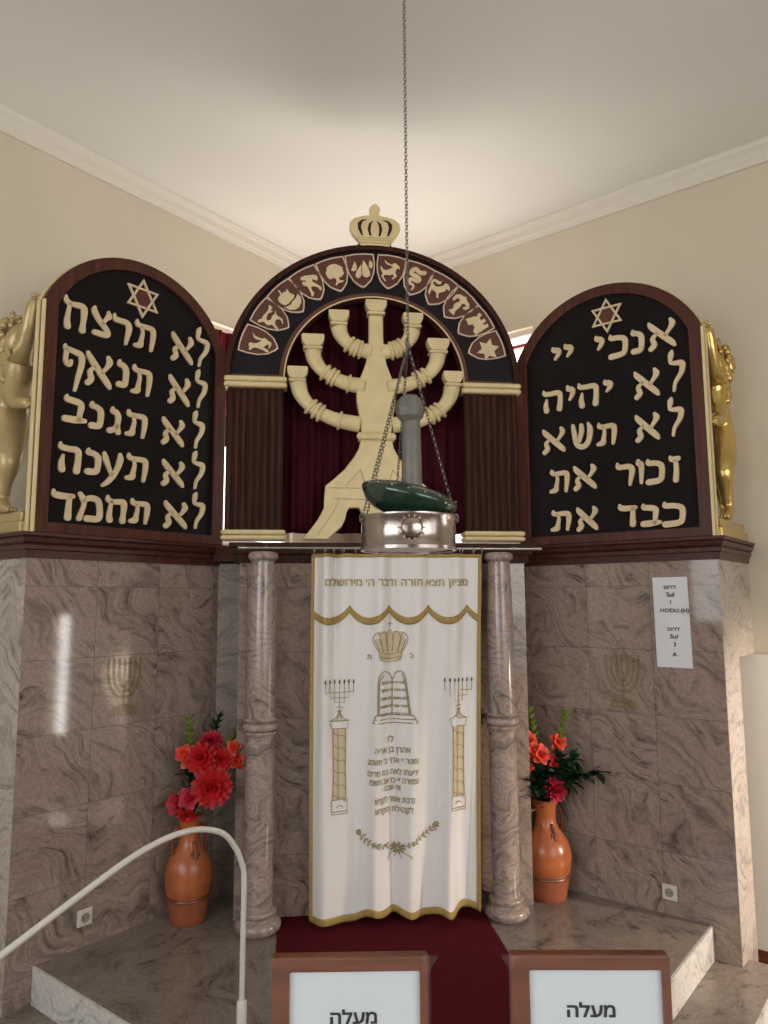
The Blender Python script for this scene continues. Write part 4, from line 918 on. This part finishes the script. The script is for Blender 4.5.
vase(VR, 1.07, 'terracotta vase holding leafy branches and orange red gladioli', .2)
def petal(bm, base, ang, el, ln, wd, curl=.3, mi=0):
    d = Vector((math.cos(ang)*math.cos(el), math.sin(ang)*math.cos(el), math.sin(el))); s = Vector((-math.sin(ang), math.cos(ang), 0)); n = d.cross(s)
    rows = []
    for t, w in ((0, .25), (.3, .8), (.62, 1), (.86, .62), (1, .06)):
        c = base+d*ln*t-n*curl*ln*t*t*(-1)
        rows.append([bm.verts.new(c+s*wd*w*.5*q+n*(.10*wd*(abs(q))*w)) for q in (-1, 0, 1)])
    for a, b in zip(rows, rows[1:]):
        for k in range(2): bm.faces.new((a[k], a[k+1], b[k+1], b[k])).material_index = mi
def bloom_bm(kind, r, seed=0):
    rnd = random.Random(seed); bm = bmesh.new(); c = Vector((0, 0, 0))
    if kind == 'dahlia':
        for ring, (n, el, ln) in enumerate(((13, -.15, 1), (13, .15, .97), (12, .42, .86), (10, .75, .68), (7, 1.1, .45))):
            for k in range(n): petal(bm, c+Vector((0, 0, .1*r*ring)), 2*PI*k/n+ring*.3+rnd.uniform(-.1, .1), el+rnd.uniform(-.08, .08), r*ln, r*.36, .10)
    else:
        for ring, (n, el, ln) in enumerate(((5, .15, 1), (5, .6, .85), (3, 1.1, .5))):
            for k in range(n): petal(bm, c, 2*PI*k/n+ring*.6+rnd.uniform(-.15, .15), el+rnd.uniform(-.1, .1), r*ln, r*.75, -.12)
    return bm
def flower(base, top, r, kind, m, label, group, face=None, seed=0, spike=False, name=None):
    t = thing(name or kind, label, 'flower', base, 0, 'red dahlias and lilies in the vases')
    b, tp = Vector(base), Vector(top); rel = tp-b
    midp = rel*.5+Vector((rel.x*-.12, rel.y*-.12, .02))
    bm = bmesh.new(); P = cat_rom([(0, 0, 0), midp, rel], 5); tube(bm, P, .0045, 6); obj('stem', bm, 'leaf', t, smooth='all')
    f = Vector(face or (.15, -1, .25)).normalized()
    bm = bloom_bm('dahlia' if kind == 'dahlia' else 'lily', r, seed)
    bmesh.ops.transform(bm, matrix=f.to_track_quat('Z', 'Y').to_matrix().to_4x4(), verts=bm.verts); bmesh.ops.translate(bm, verts=bm.verts, vec=rel)
    obj('bloom', bm, m, t, smooth='all')
    if seed % 2 == 0:
        bm = bmesh.new()
        for k in range(3):
            p = P[3+3*k]; leaf(bm, p, Vector((random.uniform(-1, 1), random.uniform(-1, .2), random.uniform(0, .8))).normalized(), .05, .022)
        obj('leaves', bm, 'leaf', t, smooth='all')
    return t
def leaf(bm, p, d, ln, wd):
    s = d.cross(Vector((.1, .2, 1))).normalized(); n = s.cross(d).normalized(); rows = []
    for t, w in ((0, .1), (.25, .8), (.55, 1), (.8, .65), (1, .04)):
        c = p+d*ln*t-n*ln*.25*t*t; rows.append([bm.verts.new(c+s*wd*.5*w*q+n*abs(q)*wd*.12) for q in (-1, 0, 1)])
    for a, b in zip(rows, rows[1:]):
        for k in range(2): bm.faces.new((a[k], a[k+1], b[k+1], b[k]))
def gladiolus(base, top, label, group, blooms, m, seed=0, tip='leafl'):
    t = thing('gladiolus', label, 'flower', base, 0, 'gladioli in the vases'); rel = Vector(top)-Vector(base); rnd = random.Random(seed)
    bm = bmesh.new(); P = cat_rom([(0, 0, 0), rel*.5+Vector((-rel.x*.1, 0, 0)), rel], 8); tube(bm, P, [.006-.0035*i/len(P) for i in range(len(P))], 6); obj('stem', bm, 'leafl', t, smooth='all')
    bm = bmesh.new(); n = len(P)
    for i in range(int(n*.66), n):
        for s in (-1, 1, .2):
            d = (P[i]-P[i-1]).normalized()*1.0+Vector((s*.45, rnd.uniform(-.5, .1), 0)); leaf(bm, P[i], d.normalized(), .062, .030)
    obj('green_buds', bm, tip, t, smooth='all')
    bm = bmesh.new()
    for bx_, by_, bz_, r in blooms:
        q = bloom_bm('lily', r, seed+int(bz_*100)); f = Vector((rnd.uniform(-.4, .4), -1, .3)).normalized()
        bmesh.ops.transform(q, matrix=f.to_track_quat('Z', 'Y').to_matrix().to_4x4(), verts=q.verts); bmesh.ops.translate(q, verts=q.verts, vec=Vector((bx_, by_, bz_))-Vector(base)); join(bm, q)
    obj('bloom', bm, m, t, smooth='all')
def branch(base, top, label, group, m='leaf', n=18, ln=.055, seed=0, wd=.03, frm=.35):
    t = thing('leafy_branch', label, 'foliage', base, 0, 'leafy branches in the vases'); rel = Vector(top)-Vector(base); rnd = random.Random(seed)
    P = cat_rom([(0, 0, 0), (rel.x*.3, rel.y*.4, rel.z*.65+.02), rel], 10); bm = bmesh.new(); tube(bm, P, .003, 5); obj('stem', bm, 'leaf', t, smooth='all')
    bm = bmesh.new()
    for k in range(n):
        i = int((frm+(1-frm)*k/n)*(len(P)-1)); d = Vector((rnd.uniform(-1, 1), rnd.uniform(-1, .6), rnd.uniform(-.5, .9))).normalized()
        leaf(bm, P[i], (d+(P[i]-P[max(0, i-1)]).normalized()*.6).normalized(), ln*rnd.uniform(.8, 1.2), wd)
    obj('leaves', bm, m, t, smooth='all')
def inv(v, z=.50): return (v[0], v[1], z)
gl = 'flowers in the vase beside the wall socket and rail'; gr_ = 'flowers in the vase beside the leafy branches'
bl = inv(VL)
flower(bl, (-.935, -.27, .72), .118, 'dahlia', 'petal', 'large bright red dahlia, lowest of the round blooms above the vase', None, (.1, -1, .15), 1, name='dahlia')
flower(bl, (-1.00, -.22, .86), .095, 'dahlia', 'petal', 'smaller red dahlia above and behind the large dahlia', None, (-.1, -1, .3), 2, name='dahlia')
flower(bl, (-.90, -.20, .845), .075, 'dahlia', 'petal', 'medium red dahlia over the shoulder of the large dahlia, toward the column', None, (.2, -1, .4), 3, name='dahlia')
flower(bl, (-.955, -.18, .935), .075, 'dahlia', 'petalc', 'deep red dahlia at the top of the bouquet with a green bud above', None, (0, -.8, .6), 5, name='dahlia')
flower(bl, (-1.125, -.22, .62), .075, 'lily', 'petalc', 'crimson lily spreading out to the side of the vase mouth', None, (-.5, -1, .1), 4, name='lily')
flower(bl, (-1.055, -.25, .66), .070, 'lily', 'petalc', 'dark crimson lily between the vase rim and the dahlias', None, (-.1, -1, .3), 6, name='lily')
flower(bl, (-1.065, -.255, .575), .060, 'lily', 'petal', 'red lily drooping over the vase rim', None, (.0, -.8, -.7), 8, name='lily')
gladiolus(bl, (-1.085, -.14, 1.04), 'gladiolus with orange blooms and green tip beside the wall', None, [(-1.10, -.20, .885, .055), (-1.065, -.21, .85, .06)], 'petalo', 11)
gladiolus(bl, (-.93, -.12, 1.05), 'gladiolus with tall dark green tip rising behind the dahlias', None, [(-.95, -.2, .93, .045)], 'petal', 12, 'leaf')
gladiolus(bl, (-.79, -.16, 1.03), 'gladiolus leaning toward the column with orange red blooms', None, [(-.83, -.2, .91, .05), (-.81, -.2, .84, .055)], 'petalo', 13)
branch(bl, (-.88, -.14, .70), 'dark green sprig low between bouquet and column', None, n=26, ln=.07, wd=.04, seed=3)
branch(bl, (-1.09, -.14, .80), 'dark green sprig on the wall side of the bouquet', None, n=24, ln=.07, wd=.04, seed=4)
br_ = inv(VR, .45)
gladiolus(br_, (.90, -.10, 1.04), 'gladiolus with red orange blooms partly behind the column', None, [(.88, -.16, .90, .055), (.90, -.17, .845, .06), (.94, -.18, .82, .065), (.87, -.15, .80, .055), (.86, -.16, .74, .045)], 'petalo', 21)
gladiolus(br_, (1.10, -.17, 1.03), 'gladiolus with yellow green tip and one red bloom', None, [(1.055, -.16, .885, .062)], 'petalo', 22)
flower(br_, (1.035, -.17, .78), .055, 'lily', 'petal', 'small orange red lily in the middle of the foliage', None, (.1, -1, .2), 7, name='lily')
flower(br_, (1.01, -.20, .625), .078, 'dahlia', 'petalc', 'crimson dahlia just above the vase mouth', None, (.1, -1, -.05), 9, name='dahlia')
branch(br_, (1.245, -.315, .74), 'long leafy branch reaching sideways along the marble', None, n=44, ln=.080, seed=9, wd=.050)
branch(br_, (1.13, -.24, .80), 'leafy branch rising toward the paper notice', None, n=40, ln=.078, seed=10, wd=.048)
branch(br_, (.90, -.16, .74), 'leafy branch tucked beside the column', None, n=44, ln=.078, seed=11, wd=.048, frm=.2)
branch(br_, (1.06, -.18, .80), 'upright leafy branch in the middle of the bouquet', None, n=46, ln=.078, seed=12, wd=.048, frm=.2)
branch(br_, (.88, -.20, .66), 'leafy branch spreading low behind the column', None, n=40, ln=.078, seed=14, wd=.048, frm=.25)
branch(br_, (1.12, -.22, .67), 'leafy branch low over the vase shoulder on the socket side', None, n=44, ln=.078, seed=15, wd=.048, frm=.25)
branch(br_, (.96, -.2, .64), 'short leafy branch over the vase mouth', None, n=40, ln=.075, seed=13, wd=.048, frm=.2)
# ------------------------------------------------------------------ wall fittings
def socket(sg, x, z, label):
    t = thing('power_socket', label, 'socket', (-sg*PX+A*abs(x)*sg, PY+A*abs(x), z), sg*R45, 'wall sockets in the marble')
    bm = bmesh.new(); box(bm, -.040, .040, -.012, 0, -.040, .040); obj('cover_plate', bm, 'plast', t, bevel=.004)
    bm = bmesh.new(); lathe(bm, [(.0195, 0), (.023, .002), (.023, .0045), (.0185, .0045), (.0185, .001), (0, .001)], 24); bmesh.ops.rotate(bm, verts=bm.verts, matrix=Matrix.Rotation(PI/2, 3, 'X')); bmesh.ops.translate(bm, verts=bm.verts, vec=(0, -.012, 0)); obj('socket_well', bm, 'plastg', t, smooth=True)
    bm = bmesh.new()
    for s in (-1, 1): ball(bm, (s*.009, -.0125, 0), .003, 8)
    obj('pin_hole', bm, 'ink', t)
socket(1, .389, .141, 'cream wall socket above the stair rail side of the platform')
socket(-1, .353, .120, 'cream wall socket low on the marble below the paper notice')
# paper notice
n = thing('paper_notice', 'tall white paper notice taped to the marble tiles', 'notice', (PX-A*.263, PY+A*.263, 1.59), -R45)
bm = bmesh.new(); G = []
cor = [(-.100, .254), (.094, .252), (.100, -.256), (-.096, -.252)]
for j in range(13):
    v = j/12; xl = cor[0][0]+(cor[3][0]-cor[0][0])*v; xr = cor[1][0]+(cor[2][0]-cor[1][0])*v; z = .253-.507*v
    G.append([bm.verts.new((xl+(xr-xl)*k/6, -.0075-.003*math.sin(v*PI)*math.sin(k), z)) for k in range(7)])
for a, b in zip(G, G[1:]):
    for k in range(6): bm.faces.new((a[k], a[k+1], b[k+1], b[k]))
obj('sheet', bm, 'paper', n, smooth='all')
bm = bmesh.new()
for s, x, z, sz in ((rtl('דרום'), -.002, .196, .030), ('Sul', -.002, .155, .034), ('1', -.002, .112, .032), ('HODU (H)', .018, .062, .030), (rtl('דרום'), .006, -.040, .030), ('Sul', .006, -.080, .034), ('3', .008, -.125, .032), ('A', .006, -.180, .032)):
    join(bm, text_bm(s, sz, x, z, y=-.0118, bold=.0006, sx=1.15))
obj('writing', bm, 'ink', n)
# faded gilded menorah inlays
def inlay(sg, xc, z0, label):
    t = thing('faded_menorah_inlay', label, 'wall inlay', (-sg*PX+A*xc*sg, PY+A*xc, 0), sg*R45, 'faded menorahs on the marble')
    bm = bmesh.new()
    for k in (1, 2, 3):
        r = .032*k; P = [(r, z0+.305, .020), (r, z0+.22, .020), (r*.8, z0+.205-r*.6, .020), (r*.4, z0+.185-r*.85, .020), (0, z0+.185-r*.9, .020)]
        for s in (-1, 1): stroke(bm, [(s*a, b, c) for a, b, c in P], -.0012-.0001*k, -.0004, n=4, rnd=False)
    stroke(bm, [(0, z0+.305, .018), (0, z0+.05, .018)], -.0017, -.0004, n=3, rnd=False)
    prism(bm, [(-.085, z0), (.085, z0), (.07, z0+.045), (.02, z0+.06), (-.02, z0+.06), (-.07, z0+.045)], -.0018, -.0004)
    obj('gilding', bm, 'stain', t)
    bm = bmesh.new(); prism(bm, [(-.05, z0+.455), (.05, z0+.455), (.05, z0+.472), (-.05, z0+.472)], -.0014, -.0004); obj('gilt_mark', bm, 'stain', t)
inlay(1, .566, 1.11, 'faint gilded menorah on the marble above the vase with dahlias')
inlay(-1, .566, 1.09, 'faint gilded menorah on the marble beside the paper notice')
# ------------------------------------------------------------------ handrail
hr = thing('handrail', 'white tubular handrail curving down the platform steps', 'handrail', (-.69, -1.31, 0))
bm = bmesh.new()
b0 = Vector((0, 0, .10)); dn = Vector((-A, -A, 0))
path = [Vector((0, 0, .09)), Vector((0, 0, .35)), Vector((0, 0, .60))]+[dn*a_+Vector((0, 0, z_)) for a_, z_ in ((.014, .665), (.050, .735), (.11, .800), (.20, .838), (.30, .852), (.42, .842), (.58, .798), (.96, .650), (1.3, .515), (1.5, .435))]
P = cat_rom(path, 8); tube(bm, P, .0115, 14); obj('rail', bm, 'rail', hr, smooth='all')
bm = bmesh.new(); lathe(bm, [(0, 0), (.045, 0), (.045, .006), (.020, .010), (.020, .138), (.016, .144), (0, .144)], 24); obj('base_sleeve', bm, 'rail', hr, smooth=True)
bm = bmesh.new(); e = dn*1.42; tube(bm, [(e.x, e.y, -.45), (e.x, e.y, .46)], .0115, 14); obj('lower_post', bm, 'rail', hr, smooth=True)
# ------------------------------------------------------------------ framed signs on the reading desk
def sign(loc, rz, w, txt_x, label, tuft):
    t = thing('framed_sign', label, 'sign', loc, rz, 'framed signs on the reading desk'); h = .335; f = .029; tf_ = .022
    bm = bmesh.new(); o_ = [(-w/2, 0), (-w/2, h), (w/2, h), (w/2, 0)]; i_ = [(-w/2+f, .03), (-w/2+f, h-tf_), (w/2-f*.45, h-tf_), (w/2-f*.45, .03)]
    band(bm, o_, i_, -.012, .012); obj('frame', bm, 'frame', t, bevel=.003)
    bm = bmesh.new(); prism(bm, i_, -.004, .010); obj('card', bm, 'papersign', t)
    bm = text_bm(rtl('מעלה'), .0275, txt_x, h-.092+(.010 if tuft < 0 else 0), y=-.0050, bold=.0008, wide=.074); obj('writing', bm, 'ink', t)
    bm = bmesh.new(); G = []; rnd = random.Random(int(w*1e5))
    for i in range(25):
        x = -w/2-.004+(w+.008)*i/24
        G.append([bm.verts.new((x, -.0145-.0025*math.sin(i*1.3+j*.9)*(j < 5)-.001*rnd.random(), z)) for j, z in enumerate((h+.004, h-.006, h-.018, h-.03, h-.06, h-.16, h-.30))])
    for a, b in zip(G, G[1:]):
        for k in range(6): bm.faces.new((a[k], a[k+1], b[k+1], b[k]))
    # folded-over tuft of the wrapping at one corner
    s = tuft
    v = [bm.verts.new(q) for q in ((s*(w/2+.002), -.014, h-.022), (s*(w/2-.012), -.016, h+.003), (s*(w/2+.018), -.02, h+.006), (s*(w/2+.010), -.012, h-.004))]
    bm.faces.new(v[:3]); bm.faces.new((v[0], v[2], v[3]))
    obj('plastic_wrap', bm, 'film', t, smooth='all', recalc=False)
    bm = bmesh.new(); tube(bm, [(0, .012, .26), (0, .075, .002)], .005, 6); obj('easel_leg', bm, 'frame', t)
DZ = .800
sign((-.396, -3.205, DZ), -.10, .253, .006, 'wooden framed sign with one word, nearer the white handrail', 1)
sign((-.022, -3.287, DZ+.018), -.13, .250, .000, 'wooden framed sign with one word, in front of the column beside the vase of branches', -1)
bm = bmesh.new(); box(bm, -.16, .12, -3.335, -3.235, DZ-.0005, DZ+.017); tag(obj('wooden_block', bm, 'frame', bevel=.003), 'low wooden block raising the framed sign by the vase of branches', 'block')
dk = thing('reading_desk', 'wooden reading desk carrying the two framed signs', 'desk', (-.2, -3.30, 0))
bm = bmesh.new(); box(bm, -.55, .55, -.22, .26, DZ-.03, DZ-.001); obj('desktop', bm, 'frame', dk, bevel=.004)
for sx_ in (-.5, .5):
    for sy_ in (-.17, .21):
        bm = bmesh.new(); box(bm, sx_-.025, sx_+.025, sy_-.025, sy_+.025, .001, DZ-.03); obj('leg', bm, 'frame', dk)
bm = bmesh.new()
for y in (-.17, .21): box(bm, -.5, .5, y-.01, y+.01, DZ-.11, DZ-.03)
obj('apron', bm, 'frame', dk)
# ------------------------------------------------------------------ lights
def area(name, loc, target, size, power, col, sy=None):
    l = bpy.data.lights.new(name, 'AREA'); l.energy = power; l.color = col; l.size = size
    if sy: l.shape = 'RECTANGLE'; l.size_y = sy
    o = bpy.data.objects.new(name, l); C.objects.link(o); o.location = loc
    o.rotation_euler = (Vector(target)-Vector(loc)).to_track_quat('-Z', 'Y').to_euler(); return o
area('window_light_rear_left', (-4.1, -5.4, 2.5), (.2, 0, 2.3), 2.9, 66, (.90, .95, 1), 2.2)
area('window_light_rear_right', (2.9, -6.7, 2.6), (0, 0, 2.4), 4.6, 92, (1, .93, .82), 2.2)
wl = Vector((-1.3*A, WALLY-1.3*A, 3.0)); wr = Vector((1.3*A, WALLY-1.3*A, 3.0))
area('window_light_left', wl+Vector((.1, -.1, 0)), wl+Vector((1, -1, .6)), .95, 24, (1, .90, .80), 1.4)
area('window_light_right', wr+Vector((-.1, -.1, 0)), wr+Vector((-1, -1, .6)), .95, 24, (1, .91, .82), 1.4)
l = bpy.data.lights.new('added_wall_spot', 'SPOT'); l.energy = 330; l.color = (1, .84, .70); l.shadow_soft_size = .10; l.spot_size = 1.25; l.spot_blend = .6  # added spot without a real source, brightens the lower right wall
o = bpy.data.objects.new('added_wall_spot', l); C.objects.link(o); o.location = (3.75, -2.1, 1.0); o.rotation_euler = (Vector((2.3, -.2, .25))-Vector((3.75, -2.1, 1.0))).to_track_quat('-Z', 'Y').to_euler()
w = bpy.data.worlds.new('world'); bpy.context.scene.world = w; w.use_nodes = True
w.node_tree.nodes['Background'].inputs[0].default_value = (.8, .88, 1, 1); w.node_tree.nodes['Background'].inputs[1].default_value = .5
# ------------------------------------------------------------------ camera
cam = bpy.data.cameras.new('camera'); co = bpy.data.objects.new('camera', cam); C.objects.link(co)
f_, pi_, ya, ro = 734.04, .1227, .1178, -.0050
Fv = Vector((math.sin(ya)*math.cos(pi_), math.cos(ya)*math.cos(pi_), math.sin(pi_))); Rv = Vector((math.cos(ya), -math.sin(ya), 0)); Uv = Rv.cross(Fv)
R2 = Rv*math.cos(ro)+Uv*math.sin(ro); U2 = -Rv*math.sin(ro)+Uv*math.cos(ro)
co.matrix_world = Matrix(((R2.x, U2.x, -Fv.x, -.4878), (R2.y, U2.y, -Fv.y, -4.4858), (R2.z, U2.z, -Fv.z, 1.7074), (0, 0, 0, 1)))
cam.sensor_fit = 'HORIZONTAL'; cam.sensor_width = 36; cam.lens = f_/768*36
sc = bpy.context.scene; sc.camera = co
sc.view_settings.view_transform = 'AgX' if False else 'Standard'
sc.view_settings.exposure = .17
